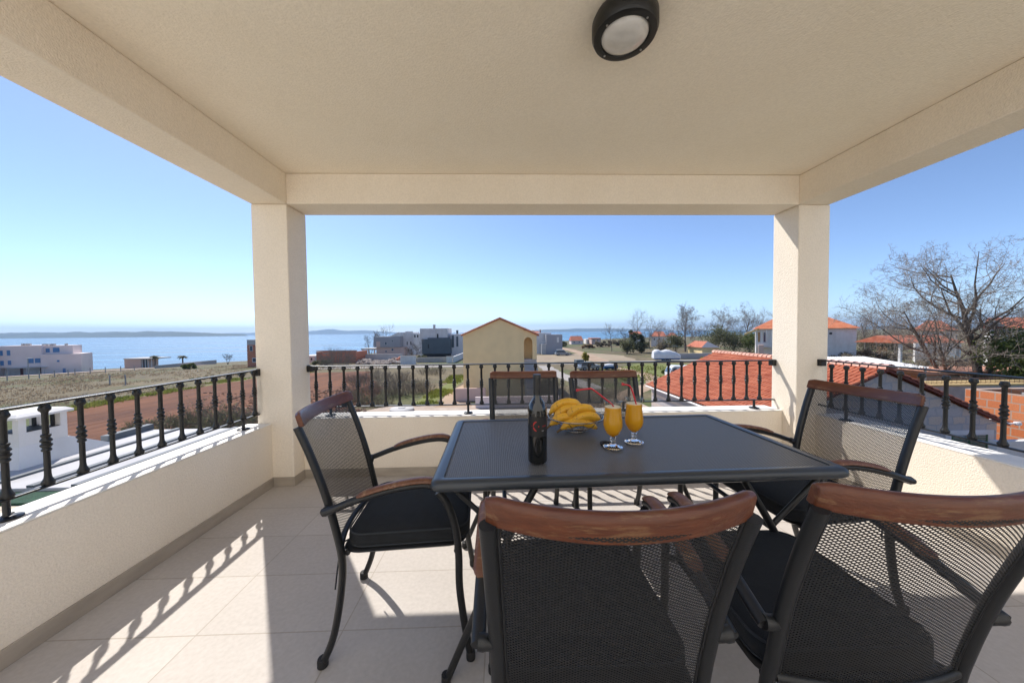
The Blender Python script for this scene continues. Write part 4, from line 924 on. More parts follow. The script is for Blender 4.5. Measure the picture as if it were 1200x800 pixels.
# glazed low building by the shore, walls, lamp posts
Y = 142
t = place(160, Y, 'beach_house', 'low pale pink building with a glazed flat roofed porch by the shore', 'building')
fb(t, 'wall', M['pinkdeep'], 145.5, 165, 421, None, Y, 7); fb(t, 'flat_roof', M['conc2'], 144.5, 178, 419.8, 420.9, Y-.5, 8)
for u in (166, 169.5, 173, 177): fb(t, 'post', M['white'], u, u+.5, 421, None, Y, .2)
fb(t, 'glass_wall', M['glasspane'], 165.2, 172, 421.2, None, Y+1, .1)
p, q = ground_at(181, 118), ground_at(253, 150)
o = thing('field_wall', 'long grey wall climbing across the dry meadow below the palms', 'wall', p); m_ = MB(); r = q-p; n = Vector((-r.y, r.x, 0)).normalized()*.3
m_.rings([[Vector((0, 0, -1)), Vector((0, 0, 1.0)), n+Vector((0, 0, 1.0)), n+Vector((0, 0, -1))], [r+Vector((0, 0, -1)), r+Vector((0, 0, 1.75)), r+n+Vector((0, 0, 1.75)), r+n+Vector((0, 0, -1))]]); m_.build('wall_face', M['concrete'], o)
# right of the yellow house
Y = 108
t = place(645, Y, 'grey_house', 'pale grey flat roofed house right of the yellow house, before the sea', 'house')
fb(t, 'back_wing', M['whitegrey'], 628, 646, 389.8, None, Y+3, 8); fb(t, 'front_wing', M['bluegrey'], 640, 659, 391.9, None, Y, 9)
fb(t, 'terrace', M['conc2'], 634.5, 639.9, 403, None, Y, 3); win(t, 652.5, 655, 395, 401, Y, M['white']); fb(t, 'balcony_rail', M['white'], 634.5, 639.9, 400.3, 400.9, Y, .1)
Y = 135
t = place(628, Y, 'red_roof_house', 'red roofed house peeping over the yellow house porch', 'house'); fb(t, 'wall', M['white'], 622, 634, 391.3, None, Y, 7); ridge(t, M['farclay'], 621, 634.5, 391.2, 388, Y, 7, 1); fb(t, 'chimney', M['farclay'], 632.6, 633.8, 386.2, 390, Y+3, .6)
Y = 187
t = place(676, Y, 'red_roof_house', 'small house with a bright red roof alone before the open sea', 'house'); fb(t, 'wall', M['pink'], 669.5, 683, 399, None, Y, 6); ridge(t, M['farclay'], 669, 683.5, 398.9, 393.6, Y, 6, .4); fb(t, 'chimney', M['concrete'], 676, 677, 392.9, 395, Y+3, .6); win(t, 672, 674, 400, 401.6, Y); win(t, 678, 680, 400, 401.6, Y)
Y = 190
t = place(690, Y, 'white_house', 'small white house next to the orange one before the open sea', 'house'); fb(t, 'wall', M['white'], 687, 693, 397.2, None, Y, 6); win(t, 689, 691, 398.5, 400, Y, M['dark'])
t = place(699, Y-6, 'orange_house', 'small orange flat roofed house before the open sea', 'house'); fb(t, 'wall', M['pinkdeep'], 693.3, 704, 396.9, None, Y-6, 7); fb(t, 'flat_roof', mat('orange roof', (.55, .2, .1), .8), 693, 704.3, 396, 396.85, Y-6.2, 7.4)
for u in (695, 699.5): win(t, u, u+2, 398, 399.6, Y-6, M['dark'])
Y = 140
t = place(742, Y, 'white_house', 'white house with red roof half hidden behind the dark ivy trees', 'house', radians(-21)); fb(t, 'wall', M['white'], 737, 752, 391, None, Y, 7); ridge(t, M['farclay'], 736.5, 752.5, 390.9, 388.2, Y, 7, 1)
Y = 150
t = place(778, Y, 'red_roof_house', 'long red roofed white house behind the thin bare trees', 'house', radians(-25)); fb(t, 'wall', M['white'], 763, 781, 394, None, Y, 8); fb(t, 'wing', M['white'], 781.1, 795, 394.3, None, Y-2, 8)
ridge(t, M['farclay'], 762.5, 781.5, 393.9, 388.2, Y, 8, 1.5); ridge(t, M['farclay'], 780.5, 795.5, 394.2, 389.5, Y-2.2, 8, 2)
for u in (766, 772, 784, 789): win(t, u, u+1.6, 396, 398.5, Y if u < 780 else Y-2, M['dark'])
Y = 96
t = place(824, Y, 'garden_shed', 'tan shed with a red and grey hipped roof before the bare trees', 'shed')
fb(t, 'wall', M['yellow'], 823, 842.5, 406.8, None, Y, 7.4)
L_ = Vector(t.location); P = lambda u, v, Y: W(u, v, Y)-L_
A_, B_ = P(822, 407.2, Y-.4), P(844.2, 407.2, Y-.4); C_, D_ = Vector((B_.x, B_.y+8.4, B_.z)), Vector((A_.x, A_.y+8.4, A_.z)); xm = (A_.x+B_.x)/2; zr = A_.z+1.75
m_ = MB(); m_.add([A_, D_, C_, B_, Vector((xm, A_.y+1.7, zr)), Vector((xm, A_.y+8.2, zr))], [(0, 4, 5, 1), (2, 5, 4, 3), (1, 5, 2), (0, 1, 2, 3)]); m_.build('tiled_roof', M['farclay'], t)
m_ = MB(); m_.add([A_, B_, Vector((xm, A_.y+1.7, zr))], [(0, 1, 2)]); m_.build('grey_roof_end', M['bluegrey'], t)
wall(796, 852, 414.2, 84, M['bluegrey'], 'long blue grey wall between the covered boat and the red tiled roof')
# white balcony house behind the right column
Y = 60
t = place(945, Y, 'balcony_house', 'white house with orange hipped roof and balcony, half behind the right column', 'house', radians(-37))
fb(t, 'wall', M['white'], 886, 1004, 384.6, None, Y, 9)
ridge(t, ridgemat('orange clay tiles', (.52, .13, .045), (.64, .22, .10), 2.4, 'X'), 882, 1008, 384.8, 369.8, Y, 9, 4.2, over=.6)
m_ = MB(); a, b, c_ = LP(t, 872, 391, -1.0), LP(t, 889, 384.5, -1.0), LP(t, 890, 386.5, -1.0); m_.prism([(a.x, a.z), (b.x, b.z), (c_.x, c_.z), (a.x+.2, a.z-.25)], -1.0, 5, 'y'); m_.build('side_eave', mat('yellow eave boards', (.60, .42, .16), .7), t)
fb(t, 'balcony_slab', M['white'], 885.5, 906, 406.3, 407.2, Y-1.3, 1.28); fb(t, 'balcony_parapet', M['white'], 885.5, 906, 401.5, 406.2, Y-1.3, .15)
for u in (886, 892, 898, 904): fb(t, 'balcony_column', M['white'], u, u+1.1, 386.5, 401.4, Y-1.25, .2)
for u in (888, 894.5): win(t, u, u+3, 389, 401, Y, mat('ochre door', (.45, .27, .12), .7) if u < 890 else M['glasspane'])
fb(t, 'barbecue_stack', M['pinkdeep'], 889, 895, 404, None, Y-3, 1.2); win(t, 971.5, 975.5, 389, 392.2, Y, M['dark'])
# houses behind the big bare trees
Y = 66
t = place(1095, Y, 'red_roof_house', 'pale house with long red roof glimpsed through the big bare trees', 'house', radians(-50)); fb(t, 'wall', M['white'], 1073, 1122, 388, None, Y, 8); ridge(t, M['farclay'], 1070, 1124, 387.6, 375.5, Y, 8, 2)
for u in (1080, 1092, 1108): win(t, u, u+4, 391, 396, Y)
Y = 52
t = place(1185, Y, 'gable_house', 'white gabled house with red roof above the evergreen tree', 'house', radians(-52)); fb(t, 'wall', M['white'], 1162, 1235, 384.5, None, Y, 9)
m_ = MB(); a, b, c_ = LP(t, 1152, 382, -.5), LP(t, 1163, 373.5, -.5), LP(t, 1178, 382, -.5); m_.prism([(a.x, a.z), (c_.x, c_.z), (b.x, b.z)], -.5, 2, 'y'); m_.build('white_gable', M['white'], t)
ridge(t, M['farclay'], 1158, 1240, 384.4, 371.5, Y, 9, .3)

# ------------------------------------------------------------------ trees, shrubs, grass
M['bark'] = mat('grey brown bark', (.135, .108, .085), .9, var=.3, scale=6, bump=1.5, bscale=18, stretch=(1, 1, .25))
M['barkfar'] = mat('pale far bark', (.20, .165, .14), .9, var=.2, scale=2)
M['twig'] = mat('bare twigs', (.23, .19, .155), .9, var=.2, scale=1)
def leafmat(name, c1, c2): 
    m = mat(name, c1, .6, col2=c2, scale=.9, det=3); N = m.node_tree.nodes; L = m.node_tree.links; b = N['Principled BSDF']; b.inputs['Specular IOR Level'].default_value = .25
    tl = N.new('ShaderNodeBsdfTranslucent'); mx = N.new('ShaderNodeMixShader'); mx.inputs[0].default_value = .45; col = b.inputs['Base Color'].links[0].from_socket
    L.new(col, tl.inputs[0]); L.new(b.outputs[0], mx.inputs[1]); L.new(tl.outputs[0], mx.inputs[2]); L.new(mx.outputs[0], N['Material Output'].inputs[0]); return m
M['olive'] = leafmat('olive leaves', (.105, .115, .055), (.20, .20, .11))
M['ever'] = leafmat('evergreen leaves', (.075, .105, .026), (.17, .20, .06))
M['ivy'] = leafmat('dark ivy', (.035, .045, .02), (.085, .095, .04))
M['rusty'] = leafmat('rusty brush', (.24, .15, .09), (.34, .23, .14))
M['greybrush'] = leafmat('grey brown brush', (.19, .165, .12), (.30, .255, .19))
M['yellowleaf'] = leafmat('yellow green leaves', (.22, .20, .03), (.36, .32, .06))
M['palm'] = leafmat('palm fronds', (.07, .08, .03), (.14, .13, .06))
def rv(r): 
    while True:
        v = Vector((r.uniform(-1, 1), r.uniform(-1, 1), r.uniform(-1, 1)))
        if .05 < v.length < 1: return v.normalized()
def bare_tree(name, label, base, h, seed, stems, levels=4, kids=(6, 5, 4, 4), r0=None, spread=.55, twigr=.012, group=None, bark=None, twig=None, lens=(.45, .42, .40, .42), gravity=.06, droop=0, up0=.25):
    """stems: list of lean vectors (unit-ish) and relative heights"""
    rnd = random.Random(seed); t = thing(name, label, 'tree', base, group=group)
    tm, cm = MB(), MB(); r0 = r0 or h*.022
    def limb(p, d, L_, r, lev):
        n = 7 if lev == 0 else 5 if lev < 3 else 3; pts = [p]; rs = [r]; q = p; dd = d.copy()
        for i in range(n):
            dd = (dd+rv(rnd)*(.16 if lev == 0 else .24)+Vector((0, 0, up0*.25 if lev else .02))-Vector((0, 0, droop*lev*.04))).normalized(); q = q+dd*(L_/n); pts.append(q); rs.append(r*(1-(i+1)/n*.84))
        (tm if lev < 2 else cm).tube(pts, rs, 7 if lev == 0 else 5 if lev == 1 else 3, cap=False)
        if lev >= levels: return
        k = kids[min(lev, len(kids)-1)]
        for j in range(k):
            f = (.38 if lev == 0 else .22)+(.62 if lev == 0 else .76)*(j+rnd.random()*.7)/k; f = min(.98, f); i = min(n-1, int(f*n)); a = pts[i].lerp(pts[i+1], f*n-i)
            ax = (pts[i+1]-pts[i]).normalized(); side = rv(rnd); side = (side-ax*side.dot(ax)).normalized()
            sp = spread*(.75+.6*rnd.random()); nd = (ax*(1-sp*.55)+side*sp+Vector((0, 0, gravity))).normalized()
            limb(a, nd, L_*lens[min(lev, len(lens)-1)]*(.7+.7*rnd.random())*(1.25-f*.4), max(twigr, rs[i]*(.62 if lev == 0 else .55)), lev+1)
    for lean, hh in stems:
        limb(Vector((lean[0]*.0, 0, -.3)), Vector(lean).normalized(), h*hh, r0*(.7+.3*hh), 0)
    tm.build('trunk', bark or M['bark'], t, smooth=60); cm.build('crown', twig or M['twig'], t); return t
def leafy(name, label, cat, base, size, n, leaf, m, seed, clumps=14, group=None, stem=.05, trunkh=0, jag=.35, tall=None, part='crown', bark=None):
    """a crown of many small leaf faces gathered in clumps through an uneven volume; size = half extents"""
    rnd = random.Random(seed); t = thing(name, label, cat, base, group=group); sx, sy, sz = size
    C_ = []
    for k in range(clumps):
        v = rv(rnd)*(rnd.random()**.45); C_.append((Vector((v.x*sx*.78, v.y*sy*.78, trunkh+sz+v.z*sz*.74)), (.26+jag*rnd.random())*min(sx, sz)))
    mb = MB(); vs = []; fs = []
    for i in range(n):
        c, r = C_[i % clumps]; v = rv(rnd)*(rnd.random()**.42); p = c+Vector((v.x*r*1.2, v.y*r*1.2, v.z*r))
        if p.z < .02: p.z = rnd.random()*.3
        a = (rv(rnd)+v*.6).normalized(); b = a.cross(rv(rnd)).normalized(); l = leaf*(.6+.8*rnd.random()); k = len(vs)
        vs += [p-a*l, p+b*l*.42, p+a*l, p-b*l*.42]; fs.append((k, k+1, k+2, k+3))
    mb.add(vs, fs); mb.build(part, m, t)
    tm = MB()
    for c, r in C_[:9]: 
        mid = Vector((c.x*.35, c.y*.35, c.z*.45)); tm.tube([Vector((c.x*.08, c.y*.08, -.2)), mid, c], [stem, stem*.7, stem*.25], 5)
    tm.build('trunk' if cat == 'tree' else 'stems', bark or M['bark'], t); return t
def brush(name, label, base, size, n, m, seed, group=None, leaf=None, nleaf=0, r=.009):
    """a thicket of fine bare stems fanning out from the ground"""
    rnd = random.Random(seed); t = thing(name, label, 'shrub', base, group=group); mb = MB(); tips = []
    for i in range(n):
        a = rnd.uniform(0, 2*pi); q = rnd.random()**.6; p0 = Vector((cos(a)*size[0]*q*.75, sin(a)*size[1]*q*.75, -.1)); hh = size[2]*(.55+.5*rnd.random())*(1-.45*q*q)
        d = Vector((cos(a)*q*.8+rnd.uniform(-.35, .35), sin(a)*q*.8+rnd.uniform(-.35, .35), 1.25)).normalized()
        p1 = p0+d*hh*.55+rv(rnd)*hh*.08; p2 = p0+d*hh+rv(rnd)*hh*.16; mb.tube([p0, p1, p2], [r, r*.8, r*.4], 3, cap=False)
        for k in range(4):
            s_ = p1.lerp(p2, rnd.random()); e = s_+(d+rv(rnd)*.8).normalized()*hh*(.18+.2*rnd.random()); mb.tube([s_, e], [r*.6, r*.3], 3, cap=False); tips.append(e); tips.append(s_)
    mb.build('stems', m, t)
    if nleaf:
        lb = MB(); vs = []; fs = []
        for i in range(nleaf):
            p = tips[rnd.randrange(len(tips))]+rv(rnd)*.18*rnd.random(); a = rv(rnd); b = a.cross(rv(rnd)).normalized(); l = .055*(.6+.8*rnd.random()); k = len(vs)
            vs += [p-a*l, p+b*l*.5, p+a*l, p-b*l*.5]; fs.append((k, k+1, k+2, k+3))
        lb.add(vs, fs); lb.build('leaves', leaf, t)
    return t
# the two great bare trees on the right
bare_tree('bare_tree', 'biggest bare tree, forking upright into many limbs beside the evergreen', ground_at(1150, 33), 13.6, 11, [((.02, .05, 1), 1.0), ((.42, .1, 1), .62)], 5, (11, 7, 5, 4, 3), .42, .80, .013, lens=(.46, .46, .44, .42, .42))
bare_tree('bare_tree', 'big bare tree with several trunks leaning towards the cream column', ground_at(1126, 36), 13.2, 23, [((-.62, .1, 1), .92), ((-.95, -.1, .9), .85), ((-.12, .3, 1), .55)], 5, (9, 6, 5, 4, 3), .27, .78, .013, lens=(.46, .46, .44, .42, .42))
leafy('evergreen_tree', 'dense dark evergreen tree cut by the edge of the photo, behind the orange blocks', 'tree', ground_at(1206, 30), (3.1, 3.0, 3.6), 9000, .16, M['ever'], 5, 26, trunkh=.6, stem=.10)
# a low hazy line of small bare trees along the horizon on the right: one built, the others turned copies
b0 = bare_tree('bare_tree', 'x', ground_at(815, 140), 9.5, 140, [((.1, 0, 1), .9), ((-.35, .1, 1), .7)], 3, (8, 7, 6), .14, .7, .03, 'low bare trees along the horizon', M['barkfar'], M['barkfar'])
for k, (u, Y, q, lab) in enumerate(((815, 140, 1.0, 'low bare tree right behind the tan shed roof'), (731, 135, .85, 'low bare tree just left of the dark ivy trees'), (757, 150, .9, 'low bare tree between the ivy trees and the long red roof'), (786, 138, .95, 'low bare tree over the right end of the long red roof'), (826, 150, 1.05, 'low bare tree between the forked and the upright tree'), (849, 142, 1.1, 'low bare tree right of the upright tree'), (862, 150, 1.15, 'low bare tree over the middle of the olive thicket'), (889, 140, 1.0, 'low bare tree touching the yellow eave'), (1003, 120, 1.0, 'low bare tree against the right end of the orange hipped roof'), (1022, 125, 1.05, 'low bare tree beyond the rusty brush'), (1038, 130, .95, 'low bare tree beyond the grey thicket'), (1060, 118, 1.0, 'low bare tree left of the long red roof by the leaning trunks'))):
    o = b0 if k == 0 else copy_tree(b0); o.location = ground_at(u, Y); o.rotation_euler = (0, 0, k*1.3); o.scale = (q, q, q); o['label'] = lab
# row of bare trees beyond the shed, brush around them
for i, (u, Y, h, sd, lab) in enumerate(((803, 112, 14.5, 31, 'wide forked bare tree standing behind the tan shed'), (838, 128, 13.8, 32, 'upright bare tree between the forked one and the balcony house'), (876, 122, 13.2, 33, 'bare tree nearest the balcony house, above the olive thicket'))):
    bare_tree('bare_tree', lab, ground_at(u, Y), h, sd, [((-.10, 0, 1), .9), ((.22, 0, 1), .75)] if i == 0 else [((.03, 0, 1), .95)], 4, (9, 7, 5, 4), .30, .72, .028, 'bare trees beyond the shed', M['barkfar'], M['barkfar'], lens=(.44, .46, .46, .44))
for i, (u, Y, h, lab) in enumerate(((762, 128, 10.5, 'thin bare tree before the long red roofed house'), (772, 132, 9.5, 'spindly bare tree just right of the thin one by the long red roof'), (717, 120, 8.5, 'small bare tree in the open field left of the ivy trees'), (747, 118, 12.5, 'bare tree rising out of the dark ivy trees'), (895, 128, 12, 'bare tree top showing over the eave of the balcony house'), (921, 150, 13, 'bare tree behind the balcony house'), (1014, 82, 12, 'pale bare tree right of the balcony house'), (1030, 88, 11, 'middle one of the pale bare trees over the rusty brush'), (1048, 80, 10.5, 'pale bare tree nearest the leaning trunks'))):
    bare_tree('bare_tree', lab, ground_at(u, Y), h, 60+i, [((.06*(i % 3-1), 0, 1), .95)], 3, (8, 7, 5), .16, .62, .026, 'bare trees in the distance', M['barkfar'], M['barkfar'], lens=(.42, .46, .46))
for i, (u, Y, w_, h, lab) in enumerate(((742, 110, 1.5, 9.6, 'dark ivy covered tree, left one of the slim pair'), (751, 112, 1.2, 7.6, 'dark ivy covered tree, shorter one of the slim pair'))):
    leafy('ivy_tree', lab, 'tree', ground_at(u, Y), (w_, w_, h/2), 1500, .26, M['ivy'], 80+i, 12, 'dark ivy trees', .12, jag=.5)
SH = [(735, 105, 3.2, 2.6, 'olive', 'low olive bush at the foot of the ivy trees'), (752, 108, 3.0, 2.2, 'olive', 'olive bush right of the ivy trees'), (776, 112, 4.5, 2.3, 'greybrush', 'grey brown bush before the long red roofed house'), (792, 104, 3.4, 3.6, 'olive', 'rounded olive bush just left of the tan shed'), (842, 112, 6.0, 4.6, 'olive', 'broad olive thicket right of the tan shed'), (861, 108, 5.2, 4.4, 'olive', 'olive thicket in the middle behind the red ridge'), (879, 104, 4.4, 4.0, 'ever', 'darker green thicket next to the balcony house'), (893, 84, 2.6, 1.6, 'olive', 'small olive bush in front of the balcony house'), (978, 52, 2.2, 1.3, 'ever', 'green bush beside the column below the balcony house'), (992, 56, 3.0, 1.9, 'greybrush', 'grey brush below the dark little window'), (1012, 58, 3.4, 1.9, 'rusty', 'rusty brown brush past the corrugated roof'), (1030, 60, 3.4, 2.0, 'rusty', 'rusty orange brush in the middle past the corrugated roof'), (1048, 57, 3.2, 1.9, 'greybrush', 'grey brush left of the pavilion'), (1072, 42, 3.0, 1.6, 'greybrush', 'tangled brush under the pavilion roof'), (1100, 40, 3.2, 2.0, 'greybrush', 'tangled brush at the foot of the leaning trunks'), (1128, 38, 2.8, 2.0, 'greybrush', 'tangled brush between the two big trees'), (1160, 37, 2.6, 1.7, 'olive', 'olive undergrowth at the foot of the biggest bare tree'),
      (1020, 92, 7, 3.4, 'greybrush', 'far grey thicket under the pale bare trees'), (1052, 90, 6, 3.2, 'greybrush', 'far grey thicket left of the long red roof'),
      (220, 88, 2.2, .8, 'ever', 'round green bush alone in the dry meadow'), (706, 152, 5, 1.5, 'greybrush', 'low brush line left of the ivy trees near the sea'), (725, 165, 7, 1.6, 'greybrush', 'low brush line behind the ivy trees near the sea'), (690, 140, 4, 1.0, 'rusty', 'low rusty brush before the orange house'), (660, 160, 4, 1.3, 'olive', 'low bush between the grey house and the red roof'), (686, 80, .9, 1.2, 'yellowleaf', 'yellow green bush beside the far track'), (825, 73, .8, .9, 'yellowleaf', 'yellow green shrub against the blue grey wall'), (779, 56, .8, .1, 'ever', 'dark low plant in the green meadow'),
      (495, 86, 2.2, .9, 'olive', 'green bush on the rubble beside the white wall end'), (380, 78, 3.0, .8, 'olive', 'low green scrub left of the brick shell')]
for i, (u, Y, sx, sz, m_n, lab) in enumerate(SH):
    sz = max(sz, .35)
    leafy('bush', lab, 'bush', ground_at(u, Y), (sx, sx*.8, sz), int(500+420*sx), .07+Y*.0017, M[m_n], 200+i, 14, 'bushes', .05)
# thicket along the dirt track and near the soil
for i, (u, Y, sx, sz, nl, lab) in enumerate(((424, 42, 2.4, 2.3, 500, 'grey bare thicket at the near corner of the red soil'), (447, 40, 2.2, 2.6, 250, 'grey bare thicket in the middle of the row left of the track'), (470, 40, 2.2, 2.4, 150, 'pale bare thicket close to the round concrete cover'), (494, 42, 1.9, 1.9, 100, 'small bare thicket by the edge of the dirt track'), (410, 36, 1.8, 1.5, 900, 'leafy low bush at the end of the red soil'), (440, 35, 2.0, 1.2, 1400, 'dark leafy bush below the bare thickets'), (468, 52, 2.6, 1.8, 200, 'bare thicket farther up beside the track'), (505, 60, 3, 1.6, 500, 'scrub beside the far end of the track'), (440, 55, 3, 1.9, 150, 'bare thicket at the right edge of the red soil'), (415, 52, 2, 1.4, 150, 'thin bare brush on the red soil edge'))):
    brush('thicket', lab, ground_at(u, Y), (sx, sx, sz), 220, M['twig'], 300+i, 'thickets left of the dirt track', M['olive'], nl, .012)
for i, (u, Y, sx, sz, nl, lab) in enumerate(((205, 26, 1.5, 1.7, 1600, 'grey green shrub left one beyond the white roof edge'), (232, 27, 1.3, 2.2, 900, 'grey green shrub in the middle beyond the white roof'), (262, 25.5, 1.6, 2.2, 1700, 'grey green shrub under the railing near the column'), (280, 27, 1.3, 1.5, 700, 'small grey green shrub closest to the column'), (160, 27, 1.2, .9, 900, 'low green shrub right of the white chimney'), (640, 40, 2.0, 2.3, 600, 'grey shrub right of the yellow house stairs'), (665, 34, 2.6, 2.0, 500, 'pale tangled shrub behind the bananas'), (690, 33, 2.4, 1.9, 500, 'pale tangled shrub behind the far chair of the drinks'), (715, 33, 2.2, 1.7, 400, 'pale tangled shrub left of the red tiled roof'), (640, 44, 1.6, 1.4, 900, 'green shrub beside the concrete drive'))):
    brush('shrub', lab, ground_at(u, Y), (sx, sx, sz), 170, M['twig'], 400+i, 'shrubs near the terrace', M['olive'], nl, .012)
brush('round_bush', 'large round bare bush in front of the brick shell', ground_at(394, 76), (4.0, 3.6, 4.6), 150, M['twig'], 77, None, M['olive'], 500, .022)
for i, (u, Y, h, lab) in enumerate(((434, 128, 9, 'pale bare tree left of the blue grey house'), (448, 132, 10.5, 'bare tree rising behind the white solar roof'), (487, 88, 5, 'small bare tree before the white flat roofed house'))):
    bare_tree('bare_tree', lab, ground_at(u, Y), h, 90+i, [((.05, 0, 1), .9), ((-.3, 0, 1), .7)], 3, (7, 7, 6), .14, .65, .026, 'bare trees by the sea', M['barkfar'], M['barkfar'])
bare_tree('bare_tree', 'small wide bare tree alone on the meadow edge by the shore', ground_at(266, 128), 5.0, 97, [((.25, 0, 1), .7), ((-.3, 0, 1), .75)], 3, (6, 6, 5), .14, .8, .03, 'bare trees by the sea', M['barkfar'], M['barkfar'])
# palms on the shore
for u, Y, h, lab in ((180.5, 138, 4.6, 'palm beside the glazed beach house'), (213, 146, 4.2, 'palm above the long grey wall')):
    t = thing('palm_tree', lab, 'palm', ground_at(u, Y), group='palms by the shore'); m_ = MB(); m_.tube([(0, 0, -.3), (.1, 0, h*.5), (0, 0, h)], [.28, .22, .24], 8); m_.build('trunk', M['bark'], t)
    m_ = MB(); rnd = random.Random(int(u))
    for k in range(26):
        a = k*2.4; e = rnd.uniform(-.5, .75); P = [Vector((0, 0, h))+Vector((cos(a)*q*1.9*cos(e*.5), sin(a)*q*1.9*cos(e*.5), q*1.5*e-q*q*.9)) for q in (0, .35, .7, 1)]; s_ = Vector((-sin(a), cos(a), 0))
        vs = [];
        for j, p in enumerate(P): wd = (.08, .30, .26, .03)[j]; vs += [p-s_*wd-Vector((0, 0, wd*.5)), p, p+s_*wd-Vector((0, 0, wd*.5))]
        m_.add(vs, [(3*j+c, 3*j+c+1, 3*j+c+4, 3*j+c+3) for j in range(3) for c in (0, 1)])
    m_.build('crown', M['palm'], t)
# saplings planted along the far edge of the soil
t0 = None
for k in range(11):
    u = 222+k*8.0; Y = 55+k*1.05
    if t0 is None: t0 = leafy('sapling', 'young green sapling in the row along the far edge of the red soil', 'sapling', ground_at(u, Y), (.32, .32, .42), 160, .11, M['ever'], 500, 5, 'saplings along the soil edge', .025); o = t0
    else: o = copy_tree(t0)
    o.location = ground_at(u, Y)
# grass: tufts of blades over the near meadow and verges
def tufts(name, regions, n, h, m, seed):
    rnd = random.Random(seed); vs = []; fs = []
    for i in range(n):
        (x0, x1, y0, y1) = regions[i % len(regions)]; y = y0+(y1-y0)*rnd.random()**1.3; x = rnd.uniform(x0, x1)*((y/((y0+y1)/2)) if x1-x0 > 25 else 1)
        if noise.noise(Vector((x*.12, y*.12, seed))) < -.15: continue
        if name == 'dry_grass' and -50 < x and 22 < y < 69 and x > -47+.06*(y-34)*5-(0 if y > 34 else 4): continue
        z = G(x, y)
        for k in range(3):
            a = rnd.uniform(0, 2*pi); l = h*(.5+.8*rnd.random()); wd = .05+y*.0010; q = len(vs); px, py = x+rnd.uniform(-.3, .3), y+rnd.uniform(-.3, .3)
            vs += [(px-cos(a)*wd, py-sin(a)*wd, z-.03), (px+cos(a)*wd, py+sin(a)*wd, z-.03), (px+rnd.uniform(-.5, .5)*l, py+rnd.uniform(-.5, .5)*l, z+l)]; fs.append((q, q+1, q+2))
    mb = MB(); mb.add(vs, fs); o = mb.build(name, m); tag(o, kind='stuff'); return o
o = tufts('dry_grass', [(-95, -38, 40, 105), (-100, -52, 34, 70), (-70, -30, 66, 110)], 9000, .20, leafmat('dry straw grass', (.24, .185, .125), (.38, .30, .21)), 3); o['label'] = 'dry straw coloured grass over the meadow towards the sea'; o['category'] = 'grass'
o = tufts('green_grass', [(-46, -43, 34, 58), (-9.0, -6.4, 34, 58), (18, 36, 48, 72), (-26, -16, 24.5, 27.5), (-43, -37, 60, 67)], 6000, .22, leafmat('fresh grass', (.14, .17, .03), (.26, .26, .07)), 4); o['label'] = 'fresh green grass along the track and the soil edge'; o['category'] = 'grass'
# stones and clods
rnd = random.Random(8); mb = MB()
def lump(mb, p, r, rnd):
    lo = []
    for j, (q, z) in enumerate(((.6, -.3), (1, .1), (.8, .55), (.25, .85))): lo.append([p+Vector((cos(2*pi*k/6)*q*r*rnd.uniform(.75, 1.25), sin(2*pi*k/6)*q*r*rnd.uniform(.75, 1.25), z*r*rnd.uniform(.7, 1.1))) for k in range(6)])
    mb.rings(lo)
for k in range(1500):
    y = rnd.uniform(27, 44); x = rnd.uniform(-30, -14)*y/34
    if x < -24-.5*(y-27) and rnd.random() < .8: continue
    lump(mb, Vector((x, y, -6.19)), rnd.uniform(.05, .22), rnd)
o = mb.build('clods', mat('red earth clods', (.16, .075, .042), .95, col2=(.30, .19, .13), scale=.8)); tag(o, 'stones and red clods along the near edge of the ploughed soil', 'clods', kind='stuff')
mb = MB()
for k in range(420):
    u = rnd.uniform(417, 470); Y = rnd.uniform(80, 91); p = ground_at(u, Y); p.z += .35*max(0, sin((u-417)/53*pi*3))*rnd.random()*1.8; lump(mb, p, rnd.uniform(.15, .55), rnd)
o = mb.build('rubble', mat('pale rubble', (.26, .19, .15), .95, col2=(.46, .40, .35), scale=.5)); tag(o, 'heaps of pale rubble and red earth before the concrete wall', 'rubble', kind='stuff')
m_ = MB(); lump(m_, Vector((0, 0, 0)), 1.0, random.Random(3)); lump(m_, Vector((.5, .1, .6)), .7, random.Random(5)); o = m_.build('earth_heap', M['redbrick'], loc=ground_at(467, 86)); o.location.z += .4; tag(o, 'heap of red blocks left of the white wall end', 'heap')

# ------------------------------------------------------------------ vehicles and things in the fields
M['tarp'] = mat('white tarpaulin', (.74, .75, .77), .55, var=.05, scale=2, bump=4, bscale=2.5)
M['carpaint'] = mat('dark car paint', (.018, .022, .026), .25, coat=.5); M['silver'] = mat('silver car paint', (.30, .32, .34), .35, metal=.4); M['whitepaint'] = mat('white van paint', (.72, .73, .74), .3, coat=.3)
M['bluetarp'] = mat('blue plastic', (.02, .11, .30), .5)
def wheel(t, x, y, r=.34):
    m_ = MB(); m_.rings([[Vector((x+r_*cos(a), y+yy, r+r_*sin(a))) for a in [2*pi*k/18 for k in range(18)]] for yy, r_ in ((-.11, r*.8), (-.11, r), (.11, r), (.11, r*.8))]); o = m_.build('wheel', M['rubber'], t, smooth=40)
    m_ = MB(); m_.rings([[Vector((x+r_*cos(a), y+yy, r+r_*sin(a))) for a in [2*pi*k/14 for k in range(14)]] for yy, r_ in ((-.125, r*.3), (-.118, r*.6), (.118, r*.6), (.125, r*.3))]); m_.build('rim', M['silver'], o, smooth=40)
